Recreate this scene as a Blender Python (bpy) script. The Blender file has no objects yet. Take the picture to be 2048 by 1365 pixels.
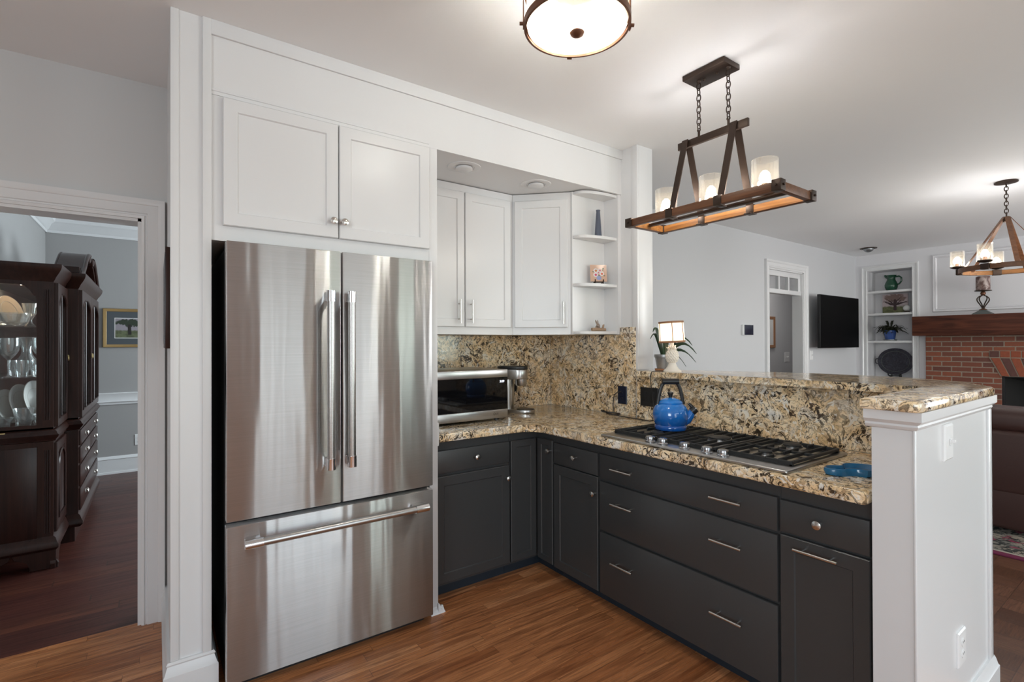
import bpy, bmesh, math, random
from mathutils import Vector, Matrix
PI = math.pi
SC = bpy.context.scene
COL = SC.collection
random.seed(7)

# ------------------------------------------------------------------ camera
F_PX, YAW, PITCH, ROLL, EYE = 999.583, 0.618270184, 0.00518901759, -0.00339194854, 1.40
fwd = Vector((math.sin(YAW)*math.cos(PITCH), math.cos(YAW)*math.cos(PITCH), math.sin(PITCH)))
rgt0 = Vector((math.cos(YAW), -math.sin(YAW), 0)); up0 = rgt0.cross(fwd)
rgt = rgt0*math.cos(ROLL) + up0*math.sin(ROLL); upv = rgt.cross(fwd)
cam_data = bpy.data.cameras.new('camera'); cam = bpy.data.objects.new('camera', cam_data); COL.objects.link(cam)
cam_data.sensor_width = 36; cam_data.sensor_fit = 'HORIZONTAL'; cam_data.lens = F_PX/2048*36
cam_data.clip_start = 0.05; cam_data.clip_end = 100
cam.matrix_world = Matrix(((rgt.x, upv.x, -fwd.x, 0), (rgt.y, upv.y, -fwd.y, 0), (rgt.z, upv.z, -fwd.z, EYE), (0, 0, 0, 1)))
SC.camera = cam

# ------------------------------------------------------------------ world, exposure
wd = bpy.data.worlds.new('sky'); SC.world = wd; wd.use_nodes = True
wn = wd.node_tree.nodes; bg = wn['Background']
sky = wn.new('ShaderNodeTexSky'); sky.sky_type = 'NISHITA'; sky.sun_disc = False
sky.sun_elevation = math.radians(50); sky.sun_rotation = math.radians(200)
wd.node_tree.links.new(sky.outputs['Color'], bg.inputs['Color']); bg.inputs['Strength'].default_value = 0.16
SC.view_settings.view_transform = 'Standard'; SC.view_settings.look = 'None'
SC.view_settings.gamma = 1.0; SC.view_settings.use_curve_mapping = False
SC.view_settings.exposure = 0.34
cy = SC.cycles
cy.use_denoising = True; cy.max_bounces = 10; cy.diffuse_bounces = 5; cy.glossy_bounces = 4
cy.transmission_bounces = 6; cy.transparent_max_bounces = 12; cy.sample_clamp_indirect = 6.0
cy.caustics_reflective = False; cy.caustics_refractive = False; cy.blur_glossy = 0.5

def light(name, kind, loc, energy, color=(1, 1, 1), size=0.05, sy=None, aim=None):
    d = bpy.data.lights.new(name, kind); d.energy = energy; d.color = color
    if kind == 'AREA':
        d.size = size
        if sy: d.shape = 'RECTANGLE'; d.size_y = sy
    else:
        d.shadow_soft_size = size
    o = bpy.data.objects.new(name, d); COL.objects.link(o); o.location = loc
    if aim is not None:
        o.rotation_euler = Vector(aim).to_track_quat('-Z', 'Y').to_euler()
    return o
DAY = (0.82, 0.94, 1.0)
# window light from behind the camera, the dining room and the living room, plus two added fill lamps
light('daylight_and_fill', 'AREA', (1.15, -2.66, 1.27), 32, DAY, 2.3, 2.2, (0, 1, 0))
light('daylight_and_fill', 'AREA', (4.1, -2.66, 1.5), 32, (.84, 1., .92), 1.7, 1.5, (0, 1, 0))
light('daylight_and_fill', 'AREA', (7.0, -2.66, 1.4), 120, (.96, .98, .99), 2.2, 1.9, (0, 1, 0))
light('daylight_and_fill', 'AREA', (-3.06, -1.6, 1.75), 80, DAY, 2.0, 1.6, (1, 0, 0))  # added fill from the left; no such window is known
light('daylight_and_fill', 'AREA', (2.96, 5.2, 1.5), 110, DAY, 1.8, 1.6, (-1, 0, 0))
light('daylight_and_fill', 'AREA', (7.9, 3.85, 2.71), 9, (1, .95, .9), 0.4, 0.4, (0, 0, -1))  # unseen ceiling lamp added to brighten the hallway
# ------------------------------------------------------------------ materials
class N:
    def __init__(s, name):
        s.m = bpy.data.materials.new(name); s.m.use_nodes = True
        s.t = s.m.node_tree; s.b = s.t.nodes['Principled BSDF']; s.o = s.t.nodes['Material Output']
    def n(s, kind, **k):
        nd = s.t.nodes.new('ShaderNode'+kind)
        for a, v in k.items():
            if a.startswith('i_'):
                key = a[2:].replace('_', ' ')
                key = int(key) if key.isdigit() else key
                s.put(nd, key, v)
            else: setattr(nd, a, v)
        return nd
    def put(s, nd, key, v):
        if isinstance(v, bpy.types.NodeSocket): s.t.links.new(v, nd.inputs[key])
        elif hasattr(v, 'outputs'): s.t.links.new(v.outputs[0], nd.inputs[key])
        else:
            if isinstance(v, tuple) and len(v) == 3 and nd.inputs[key].type == 'RGBA': v = v+(1,)
            nd.inputs[key].default_value = v
    def set(s, **k):
        for a, v in k.items(): s.put(s.b, a.replace('_', ' '), v)
        return s
    def pos(s): return s.n('NewGeometry').outputs['Position']
    def obj(s): return s.n('TexCoord').outputs['Object']
    def map(s, vec, scale=(1, 1, 1), rot=(0, 0, 0), loc=(0, 0, 0)):
        return s.n('Mapping', i_Vector=vec, i_Scale=scale, i_Rotation=rot, i_Location=loc).outputs[0]
    def noise(s, vec, scale=5., detail=4., rough=.5, dist=0., out=0):
        return s.n('TexNoise', i_Vector=vec, i_Scale=scale, i_Detail=detail, i_Roughness=rough, i_Distortion=dist).outputs[out]
    def ramp(s, fac, stops, interp='LINEAR'):
        r = s.n('ValToRGB', i_Fac=fac); e = r.color_ramp; e.interpolation = interp
        while len(e.elements) < len(stops): e.elements.new(0.5)
        for el, (p, c) in zip(e.elements, stops):
            el.position = p; el.color = tuple(c)+(1,) if not isinstance(c, (int, float)) else (c, c, c, 1)
        return r.outputs[0]
    def mix(s, fac, a, b, mode='MIX'):
        nd = s.n('Mix', data_type='RGBA', blend_type=mode)
        for i, v in ((0, fac), (6, a), (7, b)): s.put(nd, i, v)
        return nd.outputs[2]
    def math(s, op, a, b=0., c=0.):
        nd = s.n('Math', operation=op)
        for i, v in enumerate((a, b, c)): s.put(nd, i, v)
        return nd.outputs[0]
    def bump(s, h, strength=.2, dist=.01):
        s.put(s.b, 'Normal', s.n('Bump', i_Height=h, i_Strength=strength, i_Distance=dist).outputs[0]); return s
    def xyz(s, vec):
        return s.n('SeparateXYZ', i_0=vec).outputs
    def comb(s, x, y, z):
        return s.n('CombineXYZ', i_0=x, i_1=y, i_2=z).outputs[0]

def plain(name, col, rough=.5, metal=0., **k):
    m = N(name); m.set(Base_Color=col, Roughness=rough, Metallic=metal, **k)
    return m.m
def paint(name, col, rough=.4, bs=.03):
    m = N(name); v = m.noise(m.pos(), 2.3, 3)
    m.set(Base_Color=m.mix(.06, col, m.ramp(v, ((.3, tuple(c*.93 for c in col)), (.7, tuple(min(1, c*1.05) for c in col))))), Roughness=rough)
    m.bump(m.noise(m.pos(), 160, 2), bs, .002)
    return m.m
M = {}
M['cab_white'] = paint('white_cabinet_paint', (.72, .72, .725), .30)
M['trim_white'] = paint('white_trim_paint', (.71, .71, .715), .28)
M['ceil'] = paint('ceiling_paint', (.86, .865, .87), .7)
M['wall_hall'] = paint('hall_wall_paint', (.60, .60, .60), .6)
M['wall_front'] = paint('taupe_wall_paint', (.34, .28, .26), .6)
M['wall_living'] = paint('living_wall_paint', (.56, .565, .58), .6)
M['wall_dining'] = paint('dining_wall_paint', (.35, .342, .338), .6)
M['wall_white'] = paint('white_wall_paint', (.72, .71, .73), .5)
M['dark_cab'] = paint('charcoal_cabinet_paint', (.045, .046, .047), .33)
M['black'] = plain('black_plastic', (.012, .012, .013), .35)
M['black_gloss'] = plain('black_glass', (.004, .004, .005), .04)
M['iron'] = plain('cast_iron', (.018, .018, .018), .55)
M['nickel'] = plain('brushed_nickel', (.62, .60, .57), .25, 1.)
M['chrome'] = plain('chrome', (.72, .72, .73), .08, 1.)
M['knob_metal'] = plain('satin_grey_metal', (.42, .43, .45), .22, 1.)
M['bronze_rust'] = plain('rust_bronze', (.15, .065, .035), .42, .55)
M['brass'] = plain('aged_brass', (.55, .42, .20), .3, 1.)
M['silver'] = plain('antique_silver', (.55, .52, .48), .28, 1.)
M['bronze'] = plain('oil_rubbed_bronze', (.045, .028, .020), .42, .6)
M['outlet_white'] = plain('white_plastic', (.78, .78, .78), .35)
M['outlet_dark'] = plain('dark_blue_plastic', (.012, .016, .035), .25)
M['mortar_white'] = plain('white_porcelain', (.85, .85, .84), .15)
M['toe'] = plain('dark_toe_board', (.012, .020, .030), .5)

def metal_brushed():
    m = N('brushed_stainless'); m.t.nodes.remove(m.b); p = m.pos()
    wob = m.noise(m.map(p, (7., 7., .55)), 1.0, 2, .5)
    fine = m.noise(m.map(p, (3, 3, 320)), 1.0, 2, .5)
    col = m.ramp(fine, ((.3, (.55, .545, .54)), (.7, (.60, .595, .59))))
    nb = m.n('Bump', i_Height=wob, i_Strength=.6, i_Distance=.012).outputs[0]
    T = m.comb(1., 0., 0.)
    a = m.n('BsdfAnisotropic', i_Color=col, i_Roughness=.26, i_Anisotropy=.80, i_Normal=nb, i_Tangent=T)
    b = m.n('BsdfAnisotropic', i_Color=col, i_Roughness=.42, i_Anisotropy=.72, i_Normal=nb, i_Tangent=T)
    m.t.links.new(m.n('MixShader', i_0=.45, i_1=a, i_2=b).outputs[0], m.o.inputs[0])
    return m.m
M['steel'] = metal_brushed()
def metal_plain():
    m = N('satin_stainless'); p = m.pos()
    fine = m.noise(m.map(p, (4, 300, 300)), 1.0, 2, .5)
    m.set(Base_Color=m.ramp(fine, ((.3, (.44, .43, .42)), (.7, (.52, .51, .50)))), Metallic=1., Roughness=.28)
    return m.m
M['steel2'] = metal_plain()

def granite():
    m = N('cream_brown_granite'); p0 = m.pos()
    w = m.n('VectorMath', operation='MULTIPLY_ADD'); m.put(w, 0, m.noise(p0, 7, 3, .6, 0, 1)); m.put(w, 1, (.12, .12, .12)); m.put(w, 2, p0)
    p = w.outputs[0]
    c = m.ramp(m.noise(p, 13, 5, .65, .8), ((.28, (.55, .37, .19)), (.40, (.83, .60, .34)), (.52, (.96, .77, .51)), (.68, (.98, .89, .73))))
    gold = m.ramp(m.noise(p, 7, 3, .6, 1.0), ((.52, 0), (.64, 1)))
    c = m.mix(m.math('MULTIPLY', gold, .5), c, (.66, .42, .19))
    gry = m.ramp(m.noise(m.map(p, loc=(3, 5, 1)), 9, 4, .7, .5), ((.55, 0), (.62, 1)))
    c = m.mix(m.math('MULTIPLY', gry, .5), c, (.56, .54, .51))
    f2 = m.ramp(m.noise(m.map(p, loc=(6, 1, 2)), 17, 4, .7, 1.4), ((.53, 0), (.59, 1)))
    c = m.mix(m.math('MULTIPLY', f2, .6), c, (.32, .20, .11))
    reg = m.ramp(m.noise(m.map(p, loc=(7, 2, 4)), 5.0, 3, .55), ((.34, .4), (.54, 1)))
    f1 = m.ramp(m.noise(m.map(p, loc=(1, 8, 3)), 27, 4, .66, 1.8), ((.525, 0), (.555, 1)))
    c = m.mix(m.math('MULTIPLY', m.math('MULTIPLY', f1, reg), .97), c, m.ramp(m.noise(p, 24, 2), ((.35, (.013, .010, .008)), (.65, (.075, .042, .022)))))
    v = m.math('ABSOLUTE', m.math('SUBTRACT', m.noise(m.map(p, loc=(4, 4, 9)), 11, 3, .6, 2.5), .5))
    c = m.mix(m.math('MULTIPLY', m.ramp(v, ((.0, 1), (.02, 0))), .8), c, (.035, .024, .017))
    wv = m.ramp(m.noise(m.map(p, loc=(9, 3, 7)), 24, 3, .6, .8), ((.59, 0), (.63, 1)))
    c = m.mix(m.math('MULTIPLY', wv, .75), c, (.93, .88, .80))
    m.set(Base_Color=c, Roughness=.10, Specular_IOR_Level=.6)
    return m.m
M['granite'] = granite()

def planks(name, width, length, cols, grain, axis='x', rough=.28, gap=(.02, .012, .008), gapw=.012):
    m = N(name); x, y, z = m.xyz(m.pos())[:3]
    if axis == 'y': x, y = y, x
    row = m.math('FLOOR', m.math('DIVIDE', y, width))
    off = m.n('TexWhiteNoise', noise_dimensions='1D', i_W=row).outputs[0]
    u = m.math('ADD', m.math('DIVIDE', x, length), m.math('MULTIPLY', off, 7.3))
    pid = m.n('TexWhiteNoise', noise_dimensions='2D', i_Vector=m.comb(m.math('FLOOR', u), row, 0.)).outputs[0]
    g = m.noise(m.comb(m.math('ADD', m.math('MULTIPLY', x, 2.2), m.math('MULTIPLY', pid, 31.)), m.math('MULTIPLY', y, 46.), m.math('MULTIPLY', pid, 9.)), 1.0, 5, .62, 1.3)
    g2 = m.noise(m.comb(m.math('ADD', m.math('MULTIPLY', x, 6.), m.math('MULTIPLY', pid, 17.)), m.math('MULTIPLY', y, 190.), pid), 1.0, 3, .6, .4)
    c = m.ramp(pid, tuple((i/(len(cols)-1), k) for i, k in enumerate(cols)))
    c = m.mix(m.ramp(g, ((.42, 0), (.66, grain[1]))), c, grain[0])
    c = m.mix(m.ramp(g2, ((.45, 0), (.7, .35))), c, grain[0])
    fy = m.math('FRACT', m.math('DIVIDE', y, width)); fx = m.math('FRACT', u)
    e = m.math('MAXIMUM', m.math('LESS_THAN', fy, gapw), m.math('LESS_THAN', fx, .0022))
    c = m.mix(m.math('MULTIPLY', e, .8), c, gap)
    m.set(Base_Color=c, Roughness=m.ramp(g, ((.3, rough*.9), (.7, rough*1.2))), Specular_IOR_Level=.45)
    m.bump(m.math('SUBTRACT', m.math('MULTIPLY', g2, .3), e), .12, .002)
    return m.m
M['oak'] = planks('oak_strip_floor', .0572, .62, ((.38, .135, .048), (.58, .245, .098), (.46, .180, .068), (.68, .315, .138)), ((.165, .052, .018), .85))
M['pine'] = planks('dark_red_pine_floor', .085, 2.6, ((.075, .023, .016), (.105, .031, .021), (.065, .020, .015), (.14, .045, .025)), ((.025, .008, .008), .85), rough=.34)
def parquet():
    m = N('parquet_floor'); p = m.pos(); x, y, z = m.xyz(p)[:3]
    s = .165
    cx, cyy = m.math('FLOOR', m.math('DIVIDE', x, s)), m.math('FLOOR', m.math('DIVIDE', y, s))
    ck = m.math('MODULO', m.math('ABSOLUTE', m.math('ADD', cx, cyy)), 2.)
    idn = m.n('TexWhiteNoise', noise_dimensions='2D', i_Vector=m.comb(cx, cyy, 0.)).outputs[0]
    ga = m.noise(m.map(p, (9, 110, 1)), 1, 4, .6, 1.); gb = m.noise(m.map(p, (110, 9, 1)), 1, 4, .6, 1.)
    g = m.math('ADD', m.math('MULTIPLY', ga, ck), m.math('MULTIPLY', gb, m.math('SUBTRACT', 1., ck)))
    c = m.ramp(idn, ((0, (.09, .036, .02)), (.5, (.14, .06, .033)), (1, (.19, .085, .05))))
    c = m.mix(m.ramp(g, ((.4, 0), (.7, .7))), c, (.045, .018, .011))
    e = m.math('MAXIMUM', m.math('LESS_THAN', m.math('FRACT', m.math('DIVIDE', x, s)), .02), m.math('LESS_THAN', m.math('FRACT', m.math('DIVIDE', y, s)), .02))
    m.set(Base_Color=m.mix(m.math('MULTIPLY', e, .7), c, (.03, .012, .008)), Roughness=.3); m.bump(g, .3, .003)
    return m.m
M['parquet'] = parquet()

def wood(name, c1, c2, scale=(3, 40, 40), rough=.35, knots=False):
    m = N(name); p = m.pos()
    g = m.noise(m.map(p, scale), 1., 5, .6, 1.2)
    c = m.ramp(g, ((.3, c1), (.68, c2)))
    if knots:
        v = m.n('TexVoronoi', i_Vector=m.map(p, (1, 2.6, 4.4)), i_Scale=1.0).outputs[0]
        c = m.mix(m.ramp(v, ((.03, .9), (.17, 0))), c, tuple(q*.35 for q in c1))
    m.set(Base_Color=c, Roughness=rough, Specular_IOR_Level=.32); m.bump(g, .08, .003)
    return m.m
M['mantel'] = wood('dark_mantel_beam_wood', (.030, .007, .004), (.13, .038, .018), (30, 1.4, 18), .6, True)
M['cherry'] = wood('dark_cherry_wood', (.015, .0055, .0042), (.036, .0125, .0085), (30, 30, 2.0), .30)
M['fixture_wood'] = wood('brown_fixture_wood', (.085, .034, .016), (.17, .075, .036), (60, 3, 60), .4)
M['fixture_inner'] = wood('lamplit_amber_wood', (.16, .06, .014), (.34, .15, .04), (60, 3, 60), .45)  # orange bulb light on the inner faces, put into the wood colour
M['gold_frame'] = plain('gilt_wood', (.33, .21, .08), .4, .3)
M['oak_frame'] = plain('light_brown_wood', (.30, .15, .075), .45)

def brick():
    m = N('red_brick'); x, y, z = m.xyz(m.pos())[:3]
    br = m.n('TexBrick', i_Vector=m.comb(y, z, 0.), i_Scale=1., i_Mortar_Size=.007, i_Brick_Width=.205, i_Row_Height=.067, i_Mortar_Smooth=.1, i_Bias=-.05)
    br.offset = .5; br.inputs['Color1'].default_value = (.235, .068, .034, 1); br.inputs['Color2'].default_value = (.10, .038, .030, 1)
    br.inputs['Mortar'].default_value = (.26, .215, .165, 1)
    nz = m.noise(m.pos(), 30, 4, .6)
    c = m.mix(m.ramp(nz, ((.35, 0), (.7, .4))), br.outputs[0], (.15, .06, .04))
    m.set(Base_Color=c, Roughness=.85); m.bump(m.math('SUBTRACT', m.math('MULTIPLY', nz, .25), br.outputs[1]), .5, .006)
    return m.m
M['brick'] = brick()
def brick_single(name, c):
    m = N(name); nz = m.noise(m.pos(), 26, 4, .6)
    m.set(Base_Color=m.mix(m.ramp(nz, ((.35, 0), (.7, .5))), c, tuple(q*.55 for q in c)), Roughness=.85); m.bump(nz, .3, .004)
    return m.m
M['brickA'] = brick_single('orange_red_brick', (.27, .068, .032)); M['brickB'] = brick_single('dark_brick', (.11, .045, .036))
M['mortar'] = plain('mortar', (.26, .215, .165), .9)

def glassy(name, tint=(.95, .97, .96), refl=.10, trans=0., tcol=(1, .9, .75), seeds=False):
    m = N(name); m.t.nodes.remove(m.b)
    tr = m.n('BsdfTransparent', i_Color=tint); gl = m.n('BsdfGlossy', i_Color=(1, 1, 1), i_Roughness=.03)
    lw = m.n('LayerWeight', i_Blend=.25)
    fac = m.math('ADD', m.math('MULTIPLY', lw.outputs[1], .8), refl)
    sh = m.n('MixShader', i_0=fac, i_1=tr, i_2=gl).outputs[0]
    if trans:
        df = m.n('BsdfTranslucent', i_Color=tcol); d2 = m.n('BsdfDiffuse', i_Color=tcol)
        dd = m.n('MixShader', i_0=.4, i_1=df, i_2=d2).outputs[0]
        k = trans
        if seeds: k = m.math('ADD', trans, m.ramp(m.noise(m.pos(), 260, 2), ((.55, 0), (.75, .012))))
        sh = m.n('MixShader', i_0=k, i_1=sh, i_2=dd).outputs[0]
    m.t.links.new(sh, m.o.inputs[0])
    return m.m
M['pane'] = glassy('window_glass', (.97, .98, .98), .03)
M['crystal'] = glassy('clear_crystal', (.90, .92, .92), .10, .10, (.9, .9, .88))
M['cab_glass'] = glassy('cabinet_glass', (.96, .97, .97), .02)
M['seeded'] = glassy('seeded_glass', (.98, .96, .92), .04, .018, (1, .93, .82), True)
M['bowl_glass'] = glassy('cream_seeded_glass', (.97, .93, .85), .05, .30, (.95, .86, .70), True)
def emit(name, col, s):
    m = N(name); m.set(Base_Color=(0, 0, 0), Emission_Color=col, Emission_Strength=s); return m.m
M['bulb'] = emit('lit_bulb', (1, .86, .66), 30); M['clock'] = emit('lit_digits', (.8, .85, 1), 2.2)
def shade_mat():
    m = N('lit_cream_lampshade'); m.t.nodes.remove(m.b)
    a = m.n('BsdfTranslucent', i_Color=(.95, .88, .76)); b = m.n('BsdfDiffuse', i_Color=(.9, .85, .76))
    m.t.links.new(m.n('MixShader', i_0=.45, i_1=a, i_2=b).outputs[0], m.o.inputs[0]); return m.m
M['shade'] = shade_mat()
M['tan_trim'] = plain('tan_fabric_trim', (.30, .15, .08), .8)
M['lamp_white'] = plain('distressed_white_ceramic', (.78, .73, .65), .4)
def enamel(name, a, b, z0, z1):
    m = N(name); z = m.xyz(m.pos())[2]
    f = m.math('DIVIDE', m.math('SUBTRACT', z, z0), z1-z0)
    m.set(Base_Color=m.ramp(f, ((0, a), (1, b))), Roughness=.12, Coat_Weight=.6, Coat_Roughness=.05); return m.m
M['kettle_blue'] = enamel('blue_enamel', (.006, .085, .36), (.016, .24, .72), .96, 1.12)
M['rest_blue'] = plain('teal_blue_glaze', (.008, .12, .26), .12, 0., Coat_Weight=.5)
M['leather'] = paint('brown_leather', (.050, .022, .018), .42, .2)
M['green_glaze'] = plain('green_glaze', (.018, .075, .042), .18)
M['blue_glaze'] = plain('blue_glaze', (.045, .10, .32), .25)
M['plate_dark'] = N('dark_embossed_metal')
_m = M['plate_dark']; _v = _m.noise(_m.pos(), 26, 3, .6, 2.5)
_m.set(Base_Color=_m.ramp(_v, ((.42, (.016, .015, .024)), (.62, (.05, .048, .065)))), Roughness=.4, Metallic=.35); _m.bump(_v, .5, .006); M['plate_dark'] = _m.m
M['leaf'] = plain('dark_green_leaf', (.012, .035, .013), .4); M['leaf2'] = plain('olive_leaf', (.022, .026, .012), .45)
M['galv'] = plain('galvanised_metal', (.30, .31, .32), .38, .8)
M['vase_blue'] = plain('slate_blue_ceramic', (.085, .10, .14), .3)
M['ball'] = plain('chalk_white', (.66, .66, .64), .6)
M['candle'] = N('marbled_candle_wax'); _m = M['candle']; _v = _m.noise(_m.pos(), 11, 3, .5, 1.5)
_m.set(Base_Color=_m.ramp(_v, ((.4, (.11, .055, .045)), (.6, (.42, .33, .30)))), Roughness=.5); M['candle'] = _m.m
M['stone_grey'] = plain('grey_green_patina', (.10, .11, .105), .6)
M['rabbit'] = N('weathered_resin'); _m = M['rabbit']; _v = _m.noise(_m.pos(), 60, 3)
_m.set(Base_Color=_m.ramp(_v, ((.4, (.20, .13, .085)), (.65, (.46, .40, .36)))), Roughness=.6); M['rabbit'] = _m.m
M['log'] = plain('tan_log', (.33, .22, .14), .6)
M['peach'] = plain('peach_glazed_ceramic', (.58, .38, .28), .2)
M['fridge_side'] = plain('dark_grey_enamel', (.035, .035, .036), .4)
M['china_tan'] = plain('tan_china', (.42, .32, .22), .25)
M['china_white'] = plain('white_china', (.74, .74, .71), .15)
M['cord'] = plain('dark_brown_cord', (.02, .015, .013), .5)
M['firebox'] = plain('near_black_firebrick', (.005, .0045, .004), .95)  # one near-black tone for the whole firebox interior
M['screen'] = plain('tv_screen', (.0015, .0015, .0018), .5, 0., Specular_IOR_Level=.08)
M['mat_grey'] = plain('blue_grey_mat_board', (.075, .085, .095), .8)
M['paper'] = plain('white_paper', (.70, .70, .69), .7)
def picture(name, sky_c, tree_c, ground_c, trunk_c, hor, u='x', cx=0., cz=0., w=.3, h=.2):
    m = N(name); x, y, z = m.xyz(m.pos())[:3]; a = x if u == 'x' else y
    a = m.math('DIVIDE', m.math('SUBTRACT', a, cx), w); b = m.math('DIVIDE', m.math('SUBTRACT', z, cz), h)
    nz = m.noise(m.pos(), 24, 5, .65)
    hb = m.math('ADD', m.math('ADD', b, .5), m.math('MULTIPLY', m.math('SUBTRACT', nz, .5), .2))
    c = m.mix(m.ramp(hb, ((hor-.04, 0), (hor+.04, 1))), m.mix(m.ramp(nz, ((.4, 0), (.6, 1))), ground_c, tuple(q*1.8 for q in ground_c)), sky_c)
    r = m.math('ADD', m.math('MULTIPLY', m.math('MULTIPLY', a, a), 3.), m.math('MULTIPLY', m.math('POWER', m.math('ABSOLUTE', m.math('SUBTRACT', b, .28)), 2.), 9.))
    cr = m.math('ADD', r, m.math('MULTIPLY', m.math('SUBTRACT', nz, .5), 1.8))
    c = m.mix(m.ramp(cr, ((.38, 1), (.5, 0))), c, tree_c)
    tk = m.math('ABSOLUTE', m.math('ADD', a, m.math('MULTIPLY', m.math('SUBTRACT', nz, .5), .08)))
    tk = m.math('ADD', tk, m.math('MULTIPLY', m.math('GREATER_THAN', m.math('ABSOLUTE', m.math('ADD', b, .08)), .28), 1.))
    c = m.mix(m.ramp(tk, ((.045, 1), (.06, 0))), c, trunk_c)
    m.set(Base_Color=c, Roughness=.5); return m.m
def rug():
    m = N('oriental_rug_wool'); x, y, z = m.xyz(m.pos())[:3]
    d = m.math('SUBTRACT', x, 4.50)
    v = m.n('TexVoronoi', i_Vector=m.pos(), i_Scale=11.).outputs[0]
    nz = m.noise(m.pos(), 22, 3, .6, 1.)
    body = m.mix(m.ramp(nz, ((.45, 0), (.52, 1))), (.035, .035, .033), m.ramp(v, ((.2, (.36, .30, .24)), (.8, (.20, .19, .17)))))
    body = m.mix(m.ramp(m.noise(m.pos(), 9, 2), ((.58, 0), (.62, 1))), body, (.26, .03, .07))
    c = m.mix(m.ramp(d, ((.05, 0), (.055, 1)), 'LINEAR'), (.16, .02, .06), m.mix(m.ramp(d, ((.075, 0), (.08, 1))), (.45, .40, .33), body))
    m.set(Base_Color=c, Roughness=.95); m.bump(nz, .4, .004); return m.m
M['rug'] = rug()
# ------------------------------------------------------------------ mesh builder
ORG = {}
class MB:
    def __init__(s): s.bm = bmesh.new()
    def _bev(s, vs, bev, seg):
        es = {e for v in vs for e in v.link_edges}
        bmesh.ops.bevel(s.bm, geom=list(es), offset=bev, segments=seg, profile=.5, affect='EDGES')
    def box(s, x0, x1, y0, y1, z0, z1, bev=0, seg=2, rot=None, piv=None):
        m = Matrix.Translation(((x0+x1)/2, (y0+y1)/2, (z0+z1)/2)) @ Matrix.Diagonal((abs(x1-x0), abs(y1-y0), abs(z1-z0), 1))
        if rot is not None:
            pv = Vector(piv or ((x0+x1)/2, (y0+y1)/2, (z0+z1)/2)); m = Matrix.Translation(pv) @ rot @ Matrix.Translation(-pv) @ m
        vs = bmesh.ops.create_cube(s.bm, size=1, matrix=m)['verts']
        if bev: s._bev(vs, bev, seg)
        return s
    def rings(s, rings, cap0=True, cap1=True, closed=False):
        R = [[s.bm.verts.new(p) for p in r] for r in rings]; n = len(R[0])
        prs = list(zip(R, R[1:])) + ([(R[-1], R[0])] if closed else [])
        for a, b in prs:
            for i in range(n):
                try: s.bm.faces.new((a[i], a[(i+1) % n], b[(i+1) % n], b[i]))
                except ValueError: pass
        if not closed:
            if cap0: s.bm.faces.new(R[0][::-1])
            if cap1: s.bm.faces.new(R[-1])
        return s
    def lathe(s, prof, c=(0, 0, 0), n=24, axis=(0, 0, 1), cap0=True, cap1=True, sx=1., sy=1.):
        q = Vector((0, 0, 1)).rotation_difference(Vector(axis)); c = Vector(c); rs = []
        for r, z in prof:
            r = max(r, 1e-4)
            rs.append([c + q @ Vector((r*sx*math.cos(2*PI*i/n), r*sy*math.sin(2*PI*i/n), z)) for i in range(n)])
        return s.rings(rs, cap0, cap1)
    def cyl(s, a, b, r, n=16, r2=None):
        a = Vector(a); b = Vector(b)
        return s.lathe(((r, 0), (r if r2 is None else r2, (b-a).length)), a, n, (b-a))
    def tube(s, pts, r, n=8, closed=False, flat=None):
        pts = [Vector(p) for p in pts]; L = len(pts); rs = []; up = None
        for i, p in enumerate(pts):
            a = pts[i-1] if (i or closed) else p; b = pts[(i+1) % L] if (i < L-1 or closed) else p
            t = (b-a).normalized()
            if up is None:
                up = t.orthogonal().normalized() if flat is None else (Vector(flat) - t*t.dot(Vector(flat))).normalized()
            else: up = (up - t*t.dot(up)).normalized()
            sd = t.cross(up); rr = r[i] if isinstance(r, list) else r
            ra, rb = rr if isinstance(rr, tuple) else (rr, rr)
            rs.append([p + sd*ra*math.cos(2*PI*k/n+PI/n) + up*rb*math.sin(2*PI*k/n+PI/n) for k in range(n)])
        return s.rings(rs, closed=closed)
    def prism(s, poly, axis, a0, a1, bev=0, seg=2):
        def P(u, v, a): return {'x': (a, u, v), 'y': (u, a, v), 'z': (u, v, a)}[axis]
        b0 = set(s.bm.edges)
        A = [s.bm.verts.new(P(u, v, a0)) for u, v in poly]; B = [s.bm.verts.new(P(u, v, a1)) for u, v in poly]; n = len(poly)
        for i in range(n): s.bm.faces.new((A[i], A[(i+1) % n], B[(i+1) % n], B[i]))
        f1 = s.bm.faces.new(A[::-1]); f2 = s.bm.faces.new(B)
        if bev:
            es = list(f1.edges)+list(f2.edges); bmesh.ops.bevel(s.bm, geom=es, offset=bev, segments=seg, profile=.5, affect='EDGES')
        return s
    def sphere(s, c, r, n=16, sc=(1, 1, 1)):
        bmesh.ops.create_uvsphere(s.bm, u_segments=n, v_segments=max(6, n//2), radius=r, matrix=Matrix.Translation(c) @ Matrix.Diagonal((*sc, 1)))
        return s
    def torus(s, c, R, r, axis=(0, 0, 1), n=24, k=8, sx=1., sy=1., a0=0., a1=2*PI):
        q = Vector((0, 0, 1)).rotation_difference(Vector(axis)); c = Vector(c); full = abs(a1-a0) > 6.28
        pts = [c + q @ Vector((R*sx*math.cos(a0+(a1-a0)*i/(n if full else n-1)), R*sy*math.sin(a0+(a1-a0)*i/(n if full else n-1)), 0)) for i in range(n)]
        return s.tube(pts, r, k, full)
    def nested(s, O, u, nrm, w, h, loops):
        # rectangle w x h from corner O along u and z; loops of (inset, depth along the outward normal)
        O = Vector(O); u = Vector(u); nrm = Vector(nrm); z = Vector((0, 0, 1))
        return s.rings([[O+u*a+z*b+nrm*d for a, b in ((i, i), (w-i, i), (w-i, h-i), (i, h-i))] for i, d in loops])
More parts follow.
